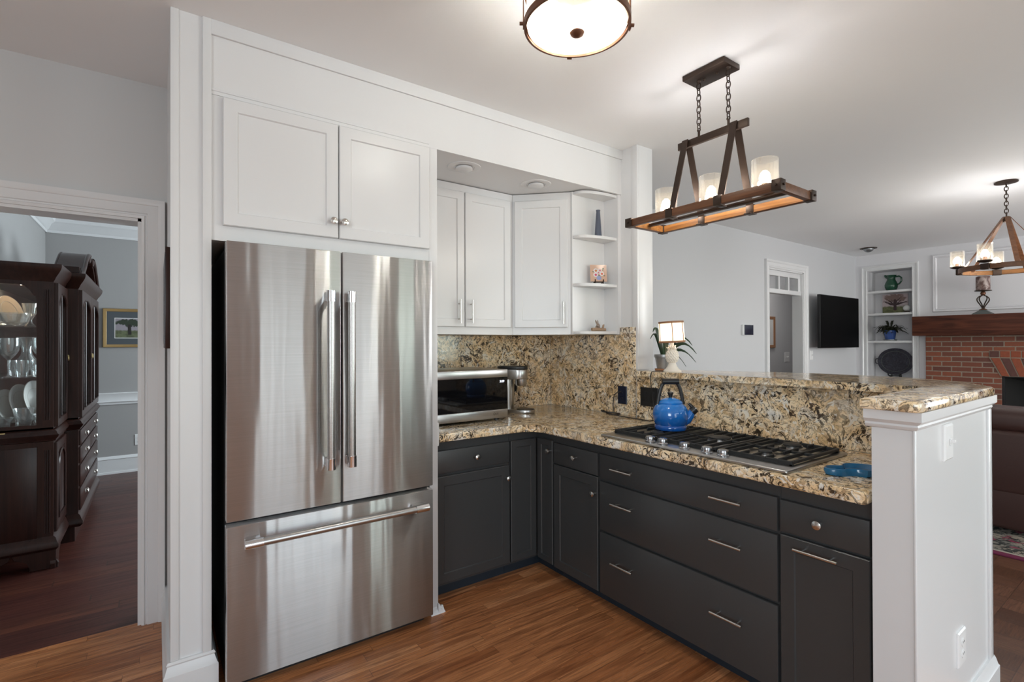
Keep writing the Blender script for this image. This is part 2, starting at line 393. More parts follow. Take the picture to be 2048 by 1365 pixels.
    def xf(s, m):
        bmesh.ops.transform(s.bm, matrix=m, verts=s.bm.verts); return s
    def build(s, name, mat, root=None, label=None, smooth=True, ang=38, local=False, kind=None):
        me = bpy.data.meshes.new(name); bmesh.ops.recalc_face_normals(s.bm, faces=s.bm.faces)
        o = bpy.data.objects.new(name, me); COL.objects.link(o)
        org = Vector((0, 0, 0))
        if root is not None:
            org = ORG.get(root, org); o.parent = root
        elif not local:
            bb = [v.co for v in s.bm.verts]
            org = Vector(((min(v.x for v in bb)+max(v.x for v in bb))/2, (min(v.y for v in bb)+max(v.y for v in bb))/2, min(v.z for v in bb)))
            o.location = org
        if not local: bmesh.ops.translate(s.bm, verts=s.bm.verts, vec=-org)
        ORG[o] = org
        s.bm.to_mesh(me); s.bm.free()
        me.materials.append(M[mat] if isinstance(mat, str) else mat)
        if smooth:
            for p in me.polygons: p.use_smooth = True
            me.set_sharp_from_angle(angle=math.radians(ang))
        if label: o['label'] = label
        if kind: o['kind'] = kind
        return o
def tag(o, label, cat, group=None, kind=None):
    o['label'] = label; o['category'] = cat
    if group: o['group'] = group
    if kind: o['kind'] = kind
    return o
def thing(name, label, cat, loc=(0, 0, 0), rz=0., group=None):
    o = bpy.data.objects.new(name, None); COL.objects.link(o); o.empty_display_size = .05
    o.location = loc; o.rotation_euler = (0, 0, rz); ORG[o] = Vector(loc) if not rz else Vector((0, 0, 0))
    return tag(o, label, cat, group)
def dup(root, loc, label=None, rz=None):
    r = root.copy(); COL.objects.link(r); r.location = loc
    if label: r['label'] = label
    if rz is not None: r.rotation_euler = (0, 0, rz)
    for ch in list(root.children):
        c = ch.copy(); COL.objects.link(c); c.parent = r
        for g in list(ch.children):
            d = g.copy(); COL.objects.link(d); d.parent = c
    return r
def struct(name, mb, mat, **k): return mb.build(name, mat, kind='structure', **k)
def box(*a, **k): return MB().box(*a, **k)
def text(name, s, size, mat, root, mtx, ext=.0004):
    cu = bpy.data.curves.new(name, 'FONT'); cu.body = s; cu.size = size; cu.extrude = ext; cu.align_x = 'CENTER'; cu.align_y = 'CENTER'
    tmp = bpy.data.objects.new('tmp', cu); COL.objects.link(tmp); bpy.context.view_layer.update()
    me = bpy.data.meshes.new_from_object(tmp.evaluated_get(bpy.context.evaluated_depsgraph_get())); me.name = name
    bpy.data.objects.remove(tmp); bpy.data.curves.remove(cu)
    o = bpy.data.objects.new(name, me); COL.objects.link(o); me.materials.clear(); me.materials.append(M[mat]); o.parent = root
    o.matrix_local = Matrix.Translation(-ORG.get(root, Vector((0, 0, 0)))) @ mtx
    return o
Z = Vector((0, 0, 1))
FR = (Vector((1, 0, 0)), Vector((0, -1, 0)))     # faces the viewer along -y
PN = (Vector((0, -1, 0)), Vector((-1, 0, 0)))    # faces -x
def door_mb(O, fr, w, h, fw=.055, t=.02, rec=.007):
    return MB().nested(O, fr[0], fr[1], w, h, ((0, -t), (0, -.003), (.003, 0), (fw, 0), (fw+.004, -rec), ))
def slab_mb(O, fr, w, h, t=.02, b=.006):
    return MB().nested(O, fr[0], fr[1], w, h, ((0, -t), (0, -b), (b*.3, -b*.3), (b, 0)))
def knob(P, nrm, root, r=.0155, mat='nickel', name='knob'):
    return MB().lathe(((.006, 0), (.006, .014), (r*.8, .018), (r, .023), (r*.93, .028), (r*.5, .031), (.0, .032)), P, 20, nrm).build(name, mat, root)
def pull(P, d, nrm, L, root, r=.0055, st=.03, mat='nickel', name='handle'):
    P = Vector(P); d = Vector(d); nrm = Vector(nrm); m = MB()
    m.cyl(P-d*L/2+nrm*st, P+d*L/2+nrm*st, r, 14)
    for k in (-.32, .32): m.cyl(P+d*L*k, P+d*L*k+nrm*st, r*.75, 10)
    return m.build(name, mat, root)

# ------------------------------------------------------------------ setting: shell
CE = 2.72
struct('floor', box(-3, 2.70, -2.6, 3.15, -.06, 0), 'oak')
struct('floor', box(-.95, 3.0, 3.15, 7.0, -.06, 0), 'pine')
struct('floor', box(2.70, 10, -2.6, 4.5, -.06, -.0005), 'parquet')
struct('ceiling', box(-3.1, 10.1, -2.7, 7.1, CE, CE+.08), 'ceil')
# kitchen/hall wall with the doorway to the dining room
D0, D1, DH = -.97, -.0615, 2.033
struct('wall_back', MB().box(-3, D0, 3.12, 3.26, 0, CE).box(D1, 2.74, 3.12, 3.26, 0, CE).box(D0, D1, 3.12, 3.26, DH, CE), 'wall_hall')
CP = ((0, .012), (.012, .018), (.016, .012), (.022, .012), (.026, .018), (.066, .018), (.070, .024), (.082, .028), (.096, .030), (.098, .0))
def door_casing(x0, x1, h, y, name, out=-1, pr=CP, mat='trim_white'):
    mb = MB(); rs = []
    for (x, z, dx, dz) in ((x0, 0, -1, 0), (x0, h, -1, 1), (x1, h, 1, 1), (x1, 0, 1, 0)):
        rs.append([Vector((x+dx*a, y+out*p, z+dz*a)) for a, p in ((0, -.002),)+pr+((.098, -.002),)])
    mb.rings(rs); return struct(name, mb, mat)
door_casing(D0, D1, DH, 3.12, 'trim_1')
struct('trim_2', MB().box(D0-.001, D0+.015, 3.118, 3.262, 0, DH).box(D1-.015, D1+.001, 3.118, 3.262, 0, DH).box(D0, D1, 3.118, 3.262, DH-.015, DH+.001), 'trim_white')
# dining room shell
struct('wall_dining_back', box(-1.1, 3.1, 6.95, 7.05, 0, CE), 'wall_dining')
struct('wall_dining_left', box(-1.05, -.93, 3.26, 6.95, 0, CE), 'wall_dining')
struct('wall_dining_right', MB().box(2.9, 3.0, 3.3, 4.3, 0, CE).box(2.9, 3.0, 6.1, 6.95, 0, CE).box(2.9, 3.0, 4.3, 6.1, 0, .7).box(2.9, 3.0, 4.3, 6.1, 2.3, CE), 'wall_dining')
bp = ((0, 0), (.016, 0), (.016, .12), (.010, .135), (.013, .145), (.006, .165), (0, .165))
def run(poly, axis, a0, a1, o, sgn, name, mat='trim_white', zb=0.):
    return struct(name, MB().prism([(o+sgn*u, zb+v) for u, v in poly], axis, a0, a1), mat)
bd = ((0, 0), (.022, 0), (.02, .02), (.014, .022), (.014, .155), (.02, .16), (.012, .18), (0, .19))
run(bd, 'x', -.93, 2.9, 6.95, -1, 'baseboard_dining')
run(((0, 0), (.012, 0), (.014, .02), (.028, .03), (.02, .045), (.018, .09), (.03, .12), (.02, .128), (0, .128)), 'x', -.93, 2.9, 6.95, -1, 'trim_3', zb=.752)
cr = ((0, 0), (.012, 0), (.016, .025), (.03, .035), (.055, .085), (.085, .105), (.09, .16), (0, .16))
run(cr, 'x', -.93, 2.9, 6.95, -1, 'trim_4', zb=CE-.16)
run(cr, 'y', 3.26, 6.95, -.93, 1, 'trim_5', zb=CE-.16)
# refrigerator alcove side wall and its casing (the tall white post)
AX0, AX1, AY = .0445, .18, 2.355
struct('wall_refrigerator_side', box(AX0, AX1, AY, 3.12, 0, CE), 'trim_white')
struct('trim_6', MB().box(AX0-.001, AX0+.027, AY-.006, AY+.01, .17, CE, .002).box(.150, AX1+.001, AY-.012, AY+.01, .17, CE, .002), 'trim_white')
def base_wrap(x0, x1, y0, y1, name, h=.17, p=.024):
    mb = MB(); rs = []
    for d, z in ((p, 0), (p, h-.05), (p-.004, h-.045), (p*.45, h-.015), (p*.6, h-.008), (p*.4, h), (-.002, h)):
        rs.append([(x0-d, y0-d, z), (x1+d, y0-d, z), (x1+d, y1, z), (x0-d, y1, z)])
    return struct(name, mb.rings(rs), 'trim_white')
base_wrap(AX0, AX1, AY, 3.12, 'baseboard_refrigerator_side')
# soffit over the counters, crown strip, bead
SO = 2.42
struct('wall_soffit', MB().box(1.197, 2.60, AY, AY+.02, SO, CE).box(1.197, 2.60, AY+.02, 3.12, SO+.004, CE).box(AX1, 1.197, AY, 3.12, SO+.0, CE), 'cab_white')
struct('trim_7', MB().box(AX1-.0, 2.60, AY-.012, AY, 2.659, CE, .002), 'trim_white')
struct('trim_8', MB().box(AX1, 1.15, AY-.004, AY, 2.434, 2.444, .0015), 'trim_white')
# panel right of the refrigerator
struct('trim_9', MB().box(1.150, 1.197, AY, 3.10, 0, SO, .001), 'cab_white')
struct('trim_10', MB().prism(((1.19, 0), (1.232, 0), (1.225, .012), (1.205, .022), (1.197, .05), (1.19, .05)), 'y', AY-.018, 2.50).prism(((AY+.01, 0), (AY-.02, 0), (AY-.016, .012), (AY, .03), (AY+.01, .03)), 'x', 1.150, 1.225), 'trim_white')
# wall stub with the post at the end of the bar
struct('wall_stub', box(2.60, 2.745, 2.222, 3.25, 0, CE), 'cab_white')
struct('trim_11', MB().box(2.594, 2.612, 2.212, 2.262, 1.223, CE, .002).box(2.612, 2.75, 2.212, 2.222, 1.223, CE, .002), 'trim_white')
# knee wall of the bar and its end block
struct('wall_bar', box(2.60, 2.72, .645, 2.22, 0, 1.187), 'trim_white')
struct('wall_bar_end', box(1.884, 2.742, .532, .645, 0, 1.187), 'trim_white')
mb = MB(); rs = []
for d, z in ((.002, 1.128), (.008, 1.132), (.012, 1.140), (.010, 1.146), (.018, 1.152), (.024, 1.158), (.024, 1.187), (-.01, 1.187)):
    rs.append([(1.884-d, .532-d, z), (2.742+d*.4, .532-d, z), (2.742+d*.4, .66, z), (1.884-d, .66, z)])
struct('trim_12', mb.rings(rs), 'trim_white')
struct('trim_13', MB().box(2.708, 2.750, .524, .534, .13, 1.13, .002).box(2.742, 2.752, .524, .66, .13, 1.13, .002), 'trim_white')
struct('trim_14', MB().box(1.880, 1.888, .5285, .5365, .13, 1.13, .003), 'trim_white')
mb = MB(); rs = []
for d, z in ((.022, 0), (.022, .095), (.018, .1), (.012, .125), (.008, .135), (-.002, .135)):
    rs.append([(1.884-d, .532-d, z), (2.752+d, .532-d, z), (2.752+d, .66, z), (1.884-d, .66, z)])
struct('baseboard_bar_end', mb.rings(rs), 'trim_white')

# living room walls
LY = 3.2
L0, L1, LH = 6.18, 7.075, 2.335
struct('wall_living', MB().box(2.745, L0, LY, LY+.13, 0, CE).box(L1, 8.9, LY, LY+.13, 0, CE).box(L0, L1, LY, LY+.13, LH, CE), 'wall_living')
door_casing(L0, L1, LH, LY, 'trim_15')
struct('trim_16', MB().box(L0-.001, L0+.015, LY-.002, LY+.135, 0, LH).box(L1-.015, L1+.001, LY-.002, LY+.135, 0, LH).box(L0, L1, LY-.002, LY+.135, LH-.015, LH+.001), 'trim_white')
wo = MB()
wo.box(L0+.015, L1-.015, LY+.02, LY+.11, 2.03, 2.085, .004).box(L0+.015, L1-.015, LY+.03, LY+.07, 2.255, 2.32, .003)
wo.box(L0+.015, L0+.07, LY+.03, LY+.07, 2.085, 2.255).box(L1-.07, L1-.015, LY+.03, LY+.07, 2.085, 2.255)
pw = (L1-L0-.14)/3
for k in (1, 2): wo.box(L0+.07+k*pw-.016, L0+.07+k*pw+.016, LY+.03, LY+.07, 2.085, 2.255)
w1 = struct('window_1', wo, 'trim_white')
for k in range(3): MB().box(L0+.07+k*pw, L0+.07+(k+1)*pw, LY+.046, LY+.052, 2.085, 2.255).build('pane', 'pane', w1)
# small hall beyond
struct('wall_hallway', MB().box(5.3, 10.0, 4.4, 4.5, 0, CE).box(5.2, 5.3, LY+.13, 4.4, 0, CE).box(9.9, 10.0, LY+.13, 4.4, 0, CE).box(8.9, 10, LY, LY+.13, 0, CE), 'wall_living')
struct('baseboard_living', MB().prism([(LY-u, v) for u, v in bd], 'x', 2.76, L0-.1).prism([(LY-u, v) for u, v in bd], 'x', L1+.1, 8.78), 'trim_white')
# fireplace wall with the opening of the niche
FX = 8.78
NY0, NY1, NZ = 2.495, 3.045, 2.47
struct('wall_fireplace', MB().box(FX, FX+.12, -2.6, .20, 0, CE).box(FX, FX+.12, 1.566, NY0, 0, CE).box(FX, FX+.12, .20, 1.566, .965, CE).box(FX, FX+.12, .20, 1.566, 0, .25).box(FX, FX+.12, NY1, LY, 0, CE).box(FX, FX+.12, NY0, NY1, NZ, CE).box(FX, FX+.12, NY0, NY1, 0, .3), 'wall_white')
mb = MB()
pr = ((0, .0), (0, .012), (.008, .02), (.020, .018), (.028, .01), (.034, .016), (.040, .010), (.05, 0))
def frame_yz(y0, y1, z0, z1, x, prof):
    b = MB(); rs = []
    for (y, z, dy, dz) in ((y0, z0, 1, 1), (y1, z0, -1, 1), (y1, z1, -1, -1), (y0, z1, 1, -1)):
        rs.append([Vector((x-p, y+dy*a, z+dz*a)) for a, p in prof])
    return b.rings(rs, closed=True)
struct('trim_17', frame_yz(-.45, 2.265, 1.815, 2.605, FX, pr), 'wall_white')
# wall behind the viewer: three windows onto the garden
wins = ((0., 2.3, .12, 2.42), (3.25, 4.95, .75, 2.25), (5.9, 8.1, .45, 2.35))
mb = MB(); xs = -3.
for x0, x1, z0, z1 in wins:
    mb.box(xs, x0, -2.7, -2.6, 0, CE); mb.box(x0, x1, -2.7, -2.6, 0, z0); mb.box(x0, x1, -2.7, -2.6, z1, CE); xs = x1
mb.box(xs, 8.9, -2.7, -2.6, 0, CE); struct('wall_front', mb, 'wall_front')
struct('wall_left', MB().box(-3.1, -3, -2.7, -2.6, 0, CE).box(-3.1, -3, -.6, 3.3, 0, CE).box(-3.1, -3, -2.6, -.6, 0, .9).box(-3.1, -3, -2.6, -.6, 2.6, CE), 'wall_hall')  # opening added for the left fill lamp
for i, (x0, x1, z0, z1) in enumerate(wins):
    f = MB().box(x0, x1, -2.66, -2.61, z0, z0+.05).box(x0, x1, -2.66, -2.61, z1-.05, z1)
    n = 4 if i == 0 else 2
    for k in range(n+1): f.box(x0+(x1-x0-.05)*k/n, x0+(x1-x0-.05)*k/n+.05, -2.655, -2.612, z0+.05, z1-.05)
    struct('window_%d' % (i+2), f, 'trim_white')
# ------------------------------------------------------------------ refrigerator
t = thing('refrigerator', 'large stainless steel french door refrigerator with bottom freezer drawer', 'refrigerator', (.68, 2.7, 0))
FX0, FX1, FY = .2265, 1.1345, 2.285
MB().box(FX0+.004, FX1-.004, FY+.062, 3.06, .012, 1.80, .004).build('cabinet_body', 'fridge_side', t)
MB().box(FX0+.03, FX1-.03, FY+.05, FY+.10, .0, .035).build('toe_grille', 'black', t)
xm = .682
for a, b, hx in ((FX0, xm-.003, xm-.064), (xm+.003, FX1, xm+.026)):
    d = MB().box(a, b, FY, FY+.055, .687, 1.818, .004, 2).build('door', 'steel', t)
    h = MB()
    h.cyl((hx, FY-.062, .862), (hx, FY-.062, 1.628), .0165, 20)
    h.build('handle', 'steel2', d)
    for z0, z1 in ((.856, .905), (1.585, 1.634)):
        e = MB(); e.cyl((hx, FY-.062, z0), (hx, FY-.062, z1), .0195, 20)
        e.box(hx-.013, hx+.013, FY-.062, FY, z0+.004, z1-.004, .004)
        e.build('handle_bracket', 'chrome', d)
d = MB().box(FX0, FX1, FY, FY+.055, .036, .668, .004, 2).build('freezer_drawer', 'steel', t)
MB().cyl((.29, FY-.062, .606), (1.072, FY-.062, .606), .0165, 20).build('handle', 'steel2', d)
for a, b in ((.284, .35), (1.012, 1.078)):
    e = MB(); e.cyl((a, FY-.062, .606), (b, FY-.062, .606), .0195, 20); e.box(a+.004, b-.004, FY-.062, FY, .594, .618, .004)
    e.build('handle_bracket', 'chrome', d)

# ------------------------------------------------------------------ white wall cabinets
t = thing('wall_cabinet', 'wide white two-door cabinet above the refrigerator', 'cabinet', (.66, 2.7, 1.825))
MB().box(AX1, 1.150, AY+.002, 3.1, 1.826, SO-.001).build('body', 'cab_white', t)
for x0, x1, kx in ((.2206, .683, .657), (.6885, 1.1445, .7065)):
    d = door_mb((x0, AY-.019, 1.8885), FR, x1-x0, .524, .052).build('door', 'cab_white', t)
    knob((kx, AY-.019, 1.962), FR[1], d, .0165)
CY = 2.79
t = thing('wall_cabinet', 'white two-door wall cabinet above the microwave', 'cabinet', (1.6, 2.95, 1.46))
MB().box(1.198, 1.99, CY, 3.1, 1.46, SO-.001).build('body', 'cab_white', t)
for x0, x1, kx in ((1.24, 1.602, 1.556), (1.61, 1.964, 1.645)):
    d = door_mb((x0, CY-.019, 1.508), FR, x1-x0, .862, .05).build('door', 'cab_white', t)
    pull((kx, CY-.019, 1.605), Z, FR[1], .15, d)
# diagonal corner cabinet
t = thing('wall_cabinet', 'white diagonal corner wall cabinet with a single door', 'cabinet', (2.3, 2.8, 1.46))
MB().prism(((1.992, CY), (2.27, 2.51), (2.585, 2.51), (2.585, 3.1), (1.992, 3.1)), 'z', 1.46, SO-.001).build('body', 'cab_white', t)
ud = Vector((2.27-1.99, 2.51-2.79, 0)).normalized(); nd = Vector((-.7071, -.7071, 0)); dl = math.hypot(.28, .28)
O = Vector((1.99, 2.79, 1.508)) + ud*.018 + nd*.019
d = door_mb(O, (ud, nd), dl-.036, .862, .05).build('door', 'cab_white', t)
pull(O + ud*(dl-.036-.026) + Vector((0, 0, .097)), Z, nd, .15, d)
# open end shelves
t = thing('open_shelf', 'white open corner shelf unit with curved shelves beside the diagonal wall cabinet', 'shelf', (2.45, 2.45, 1.46))
MB().box(2.27, 2.585, 2.492, 2.509, 1.46, SO-.001).build('back_panel', 'cab_white', t)
MB().box(2.572, 2.5995, 2.362, 2.492, 1.46, SO-.001).build('side_panel', 'cab_white', t)
for z in (1.462, 1.782, 2.103, 2.398):
    pl = [(2.572, 2.4915)] + [(2.572-.295*math.sin(a*PI/2/14)**.8, 2.4915-.118*math.cos(a*PI/2/14)**.8) for a in range(15)]
    MB().prism(pl, 'z', z, z+.019, .002, 1).build('shelf', 'cab_white', t)
# recessed lights in the soffit
for lx, ly, lab in ((1.452, 2.515, 'white recessed light in the soffit near the refrigerator'), (1.985, 2.52, 'white recessed light in the soffit above the diagonal corner cabinet')):
    t = thing('recessed_light', lab, 'ceiling light', (lx, ly, SO), group='recessed soffit lights')
    MB().lathe(((.098, 0), (.096, -.004), (.08, -.006), (.062, -.004), (.058, .0)), (lx, ly, SO+.0045), 36).build('trim_ring', 'cab_white', t)
    MB().lathe(((.048, 0), (.05, -.010), (.042, -.016), (.0, -.017)), (lx, ly, SO), 30).build('lens', 'cab_white', t)

# ------------------------------------------------------------------ charcoal base cabinets
BX, BY, ZB, ZT = 1.94, 2.46, .075, .868
def base_unit(label, body, fronts):
    b = body; t = thing('base_cabinet', label, 'cabinet', ((b[0]+b[1])/2, (b[2]+b[3])/2, 0))
    MB().box(b[0], b[1], b[2], b[3], ZB, ZT).build('body', 'dark_cab', t)
    return t
t = base_unit('charcoal base cabinet under the microwave with one drawer and one door', (1.198, 1.722, BY, 3.09), 0)
MB().box(1.198, 1.722, BY+.055, BY+.07, 0, ZB).build('toe_kick', 'toe', t)
d = slab_mb((1.225, BY-.02, .692), FR, .492, .124).build('drawer', 'dark_cab', t); knob((1.478, BY-.02, .7585), FR[1], d)
d = door_mb((1.225, BY-.02, .092), FR, .492, .583, .052, rec=.006).build('door', 'dark_cab', t); knob((1.693, BY-.02, .604), FR[1], d)
# corner
t = thing('base_cabinet', 'charcoal inner corner base cabinet with two narrow hinged doors', 'cabinet', (2.2, 2.7, 0))
MB().prism(((1.724, BY), (BX, BY), (BX, 2.284), (2.585, 2.284), (2.585, 3.09), (1.724, 3.09)), 'z', ZB, ZT).build('body', 'dark_cab', t)
MB().box(1.724, 2.0, BY+.055, BY+.07, 0, ZB).box(1.995, 2.01, 2.284, BY+.07, 0, ZB).build('toe_kick', 'toe', t)
door_mb((1.728, BY-.02, .092), FR, .190, .724, .04, rec=.006).build('door', 'dark_cab', t)
d = door_mb((BX-.02, BY-.026, .080), PN, .143, .740, .035, rec=.006).build('door', 'dark_cab', t); knob((BX-.02, 2.312, .757), PN[1], d)
# small drawer and door unit
def toe(y0, y1, t): MB().box(1.995, 2.01, y0, y1, 0, ZB).build('toe_kick', 'toe', t)
t = base_unit('narrow charcoal base cabinet with drawer and door between corner and wide drawers', (BX, 2.585, 1.908, 2.283), 0); toe(1.908, 2.283, t)
d = slab_mb((BX-.02, 2.279, .690), PN, .362, .122).build('drawer', 'dark_cab', t); knob((BX-.02, 2.09, .7555), PN[1], d)
d = door_mb((BX-.02, 2.279, .075), PN, .362, .608, .052, rec=.006).build('door', 'dark_cab', t); knob((BX-.02, 1.935, .594), PN[1], d)
# wide drawer bank
t = base_unit('wide charcoal base cabinet of three drawers under the gas cooktop', (BX, 2.585, .962, 1.907), 0); toe(.962, 1.907, t)
for z0, z1, zh in ((.682, .8125, .7525), (.4125, .668, .5745), (.075, .399, .271)):
    d = slab_mb((BX-.02, 1.903, z0), PN, .936, z1-z0).build('drawer', 'dark_cab', t)
    for yh in (1.728, 1.166): pull((BX-.02, yh, zh), (0, 1, 0), PN[1], .14, d)
# pull-out unit at the end
t = base_unit('charcoal base cabinet beside the white bar end with drawer above pull-out door', (BX, 2.585, .658, .961), 0); toe(.658, .961, t)
d = slab_mb((BX-.02, .957, .688), PN, .293, .120).build('drawer', 'dark_cab', t); knob((BX-.02, .818, .7545), PN[1], d, .0165)
d = door_mb((BX-.02, .957, .075), PN, .293, .602, .05, rec=.006).build('door', 'dark_cab', t); pull((BX-.02, .824, .645), (0, 1, 0), PN[1], .145, d)

# ------------------------------------------------------------------ granite
poly = [(1.198, 2.412), (1.795, 2.412)] + [(1.795+.075*math.sin(a), 2.337+.075*math.cos(a)) for a in (.3, .8, 1.3)] + [(1.872, 2.330), (1.872, .656), (2.555, .656), (2.555, 2.19), (2.584, 2.19), (2.584, 3.098), (1.198, 3.098)]
o = MB().prism(poly, 'z', .8685, .912, .010, 3).build('countertop', 'granite'); tag(o, 'L-shaped speckled granite countertop on the charcoal base cabinets', 'countertop')
o = MB().box(1.198, 2.584, 3.10, 3.118, .912, 1.459).build('backsplash', 'granite'); tag(o, 'granite backsplash slab behind the microwave and coffee maker', 'backsplash')
o = MB().prism(((2.228, .912), (3.0985, .912), (3.0985, 1.459), (2.356, 1.459), (2.356, 1.508), (2.228, 1.508)), 'x', 2.585, 2.599).build('backsplash', 'granite'); tag(o, 'tall granite backsplash slab on the wall left of the bar, under the open shelves', 'backsplash')
o = MB().box(2.556, 2.599, .658, 2.188, .912, 1.187).build('backsplash', 'granite'); tag(o, 'long low granite slab behind the cooktop under the raised bar top', 'backsplash')
poly = [(2.508, 2.178), (2.508, .664), (1.845, .664)] + [(1.838, .530), (1.845, .512), (1.861, .505)] + [(2.66, .498), (2.715, .512), (2.78, .555), (2.90, .635), (3.006, .734), (3.085, .88), (3.12, 1.10), (3.09, 1.336), (3.03, 1.575), (2.93, 1.80), (2.816, 2.02), (2.756, 2.12), (2.752, 2.178)]
o = MB().prism(poly, 'z', 1.1875, 1.2225, .009, 3).build('bar_top', 'granite'); tag(o, 'raised curved granite bar top carrying the small lamp', 'bar top')

# ------------------------------------------------------------------ gas cooktop
GZ = .912
t = thing('gas_cooktop', 'stainless five burner gas cooktop with black grates on the granite', 'cooktop', (2.15, 1.4, GZ))
CX0, CX1, CY0, CY1 = 1.895, 2.425, .918, 1.868
MB().box(CX0, CX1, CY0, CY1, GZ, GZ+.014, .006, 3).build('tray', 'steel2', t)
burn = ((2.09, 1.66, .036), (2.32, 1.66, .028), (2.22, 1.39, .055), (2.09, 1.10, .03), (2.32, 1.10, .042))
for x, y, r in burn:
    b = MB().lathe(((r*1.35, 0), (r*1.3, .006), (r, .008), (r, .014)), (x, y, GZ+.014), 24).build('burner', 'steel2', t)
    MB().lathe(((r*.9, 0), (r*.92, .005), (r*.8, .008), (0, .009)), (x, y, GZ+.028), 24).build('burner_cap', 'iron', b)
gx0, gx1 = 1.985, 2.40
for k, (a, b) in enumerate(((1.566, 1.852), (1.262, 1.556), (.940, 1.252))):
    m = MB(); zt = .943; zl = .931
    m.box(gx0, gx0+.012, a, b, .923, zt, .002, 1); m.box(gx1-.012, gx1, a, b, .923, zt, .002, 1)
    for y in (a, b-.012): m.box(gx0, gx1, y, y+.012, zl, zt, .002, 1)
    n = 5
    for i in range(1, n+1):
        y = a + (b-a)*i/(n+1)
        if k == 1: segs = ((gx0, gx0+.16), (gx1-.12, gx1)) if i in (2, 3, 4) else ((gx0, gx1),)
        else: segs = ((gx0, gx0+.065), (gx0+.145, gx0+.27), (gx1-.06, gx1)) if i in (2, 3, 4) else ((gx0, gx1),)
        for s0, s1 in segs: m.box(s0, s1, y-.0035, y+.0035, zl+.001, zt+.004, .002, 1)
    m.box((gx0+gx1)/2-.006, (gx0+gx1)/2+.006, a, b, zl, zt, .002, 1)
    for x in (gx0+.006, gx1-.006):
        for y in (a+.006, b-.006): m.box(x-.006, x+.006, y-.006, y+.006, GZ+.0135, zl)
    m.build('grate', 'iron', t)
for y in (1.58, 1.508, 1.388, 1.276, 1.200):
    MB().lathe(((.024, 0), (.025, .004), (.022, .007), (.023, .020), (.021, .025), (.012, .028), (0, .0285)), (1.940, y, GZ+.0138), 26).build('knob', 'knob_metal', t)

# ------------------------------------------------------------------ microwave
MX0, MX1, MY = 1.275, 1.838, 2.632
t = thing('microwave', 'stainless and black glass microwave oven on the granite counter', 'microwave', (1.55, 2.85, GZ))
MB().box(MX0, MX1, MY+.03, 3.07, .928, 1.236, .006).build('body', 'steel2', t)
d = MB().box(MX0, MX1, MY, MY+.03, 1.186, 1.236, .004).box(MX0, MX1, MY, MY+.03, .928, .983, .004).build('door_frame', 'steel2', t)
MB().box(MX0, MX1, MY+.002, MY+.029, .983, 1.186, .001, 1).build('door_glass', 'black_gloss', t)
for x in (MX0+.05, MX1-.05):
    for y in (MY+.06, 3.0): MB().cyl((x, y, GZ), (x, y, .93), .016, 14).build('foot', 'black', t)
R90 = Matrix.Rotation(PI/2, 4, 'X')
text('clock_display', '3:09', .021, 'clock', t, Matrix.Translation((1.793, MY+.0008, 1.160)) @ R90)
MB().torus((1.735, MY-.0006, .957), .0065, .0009, (0, 1, 0), 20, 6).build('logo', 'black', t)
text('logo_text', 'LG', .016, 'black', t, Matrix.Translation((1.756, MY-.0002, .957)) @ R90)

# ------------------------------------------------------------------ coffee maker (turned to the right)
cx, cyy, a = 2.06, 2.935, -.95
t = thing('coffee_maker', 'slim stainless single-serve coffee maker beside the microwave', 'coffee maker', (cx, cyy, GZ), a)
def cm(): return MB()
def rr(x0, x1, y0, y1, r=.03, n=5):
    p = []
    for (x, y, a0) in ((x1-r, y1-r, 0), (x0+r, y1-r, 1), (x0+r, y0+r, 2), (x1-r, y0+r, 3)):
        p += [(x+r*math.cos((a0+i/n)*PI/2), y+r*math.sin((a0+i/n)*PI/2)) for i in range(n+1)]
    return p
cm().prism(rr(-.075, .19, -.062, .062, .06), 'z', 0, .022, .004).build('base', 'steel2', t, local=True)
cm().prism(rr(.06, .185, -.056, .056, .05), 'z', .022, .026, .001, 1).build('drip_tray', 'black', t, local=True)
cm().prism(rr(-.075, .035, -.058, .058, .05), 'z', .022, .235, .002, 1).build('tower', 'steel2', t, local=True)
cm().prism(rr(-.08, .135, -.064, .064, .06), 'z', .236, .305, .006).build('brew_head', 'steel2', t, local=True)
cm().prism(rr(-.084, .138, -.066, .066, .062), 'z', .304, .328, .008).build('lid', 'black', t, local=True)
cm().lathe(((.036, -.048), (.040, -.040), (.042, 0)), (.09, 0, .238), 24).build('spout', 'steel2', t, local=True)
cm().lathe(((.034, 0), (.034, .02), (.02, .026)), (.005, .058, .165), 20, (0, 1, 0)).build('dial', 'black', t, local=True)
# ------------------------------------------------------------------ kettle
kx, ky, kz = 2.196, 1.656, .948
t = thing('kettle', 'bright blue enamel kettle with black handle on the left grate', 'kettle', (kx, ky, kz))
MB().lathe(((.070, 0), (.078, .002), (.081, .010), (.081, .020), (.077, .026), (.084, .040), (.090, .062), (.091, .082), (.087, .104), (.078, .122), (.064, .134), (.058, .137)), (kx, ky, kz), 48).build('body', 'kettle_blue', t)
li = MB().lathe(((.061, 0), (.062, .006), (.058, .012), (.044, .022), (.022, .029), (0, .031)), (kx, ky, kz+.136), 40).build('lid', 'kettle_blue', t)
MB().lathe(((.008, 0), (.008, .006), (.010, .012), (.016, .026), (.015, .030), (0, .031)), (kx, ky, kz+.164), 20).build('lid_knob', 'black', li)
hd = Vector((.62, -.785, 0)).normalized()          # direction of the spout
K = Vector((kx, ky, kz))
sp = [K+hd*.060+Z*.050, K+hd*.082+Z*.060, K+hd*.097+Z*.078, K+hd*.106+Z*.095, K+hd*.109+Z*.100]
MB().tube(sp, [.034, .029, .023, .018, .017], 18).build('spout', 'kettle_blue', t)
w = MB(); e = K+hd*.106+Z*.096; ax = (hd*.75+Z*.66).normalized()
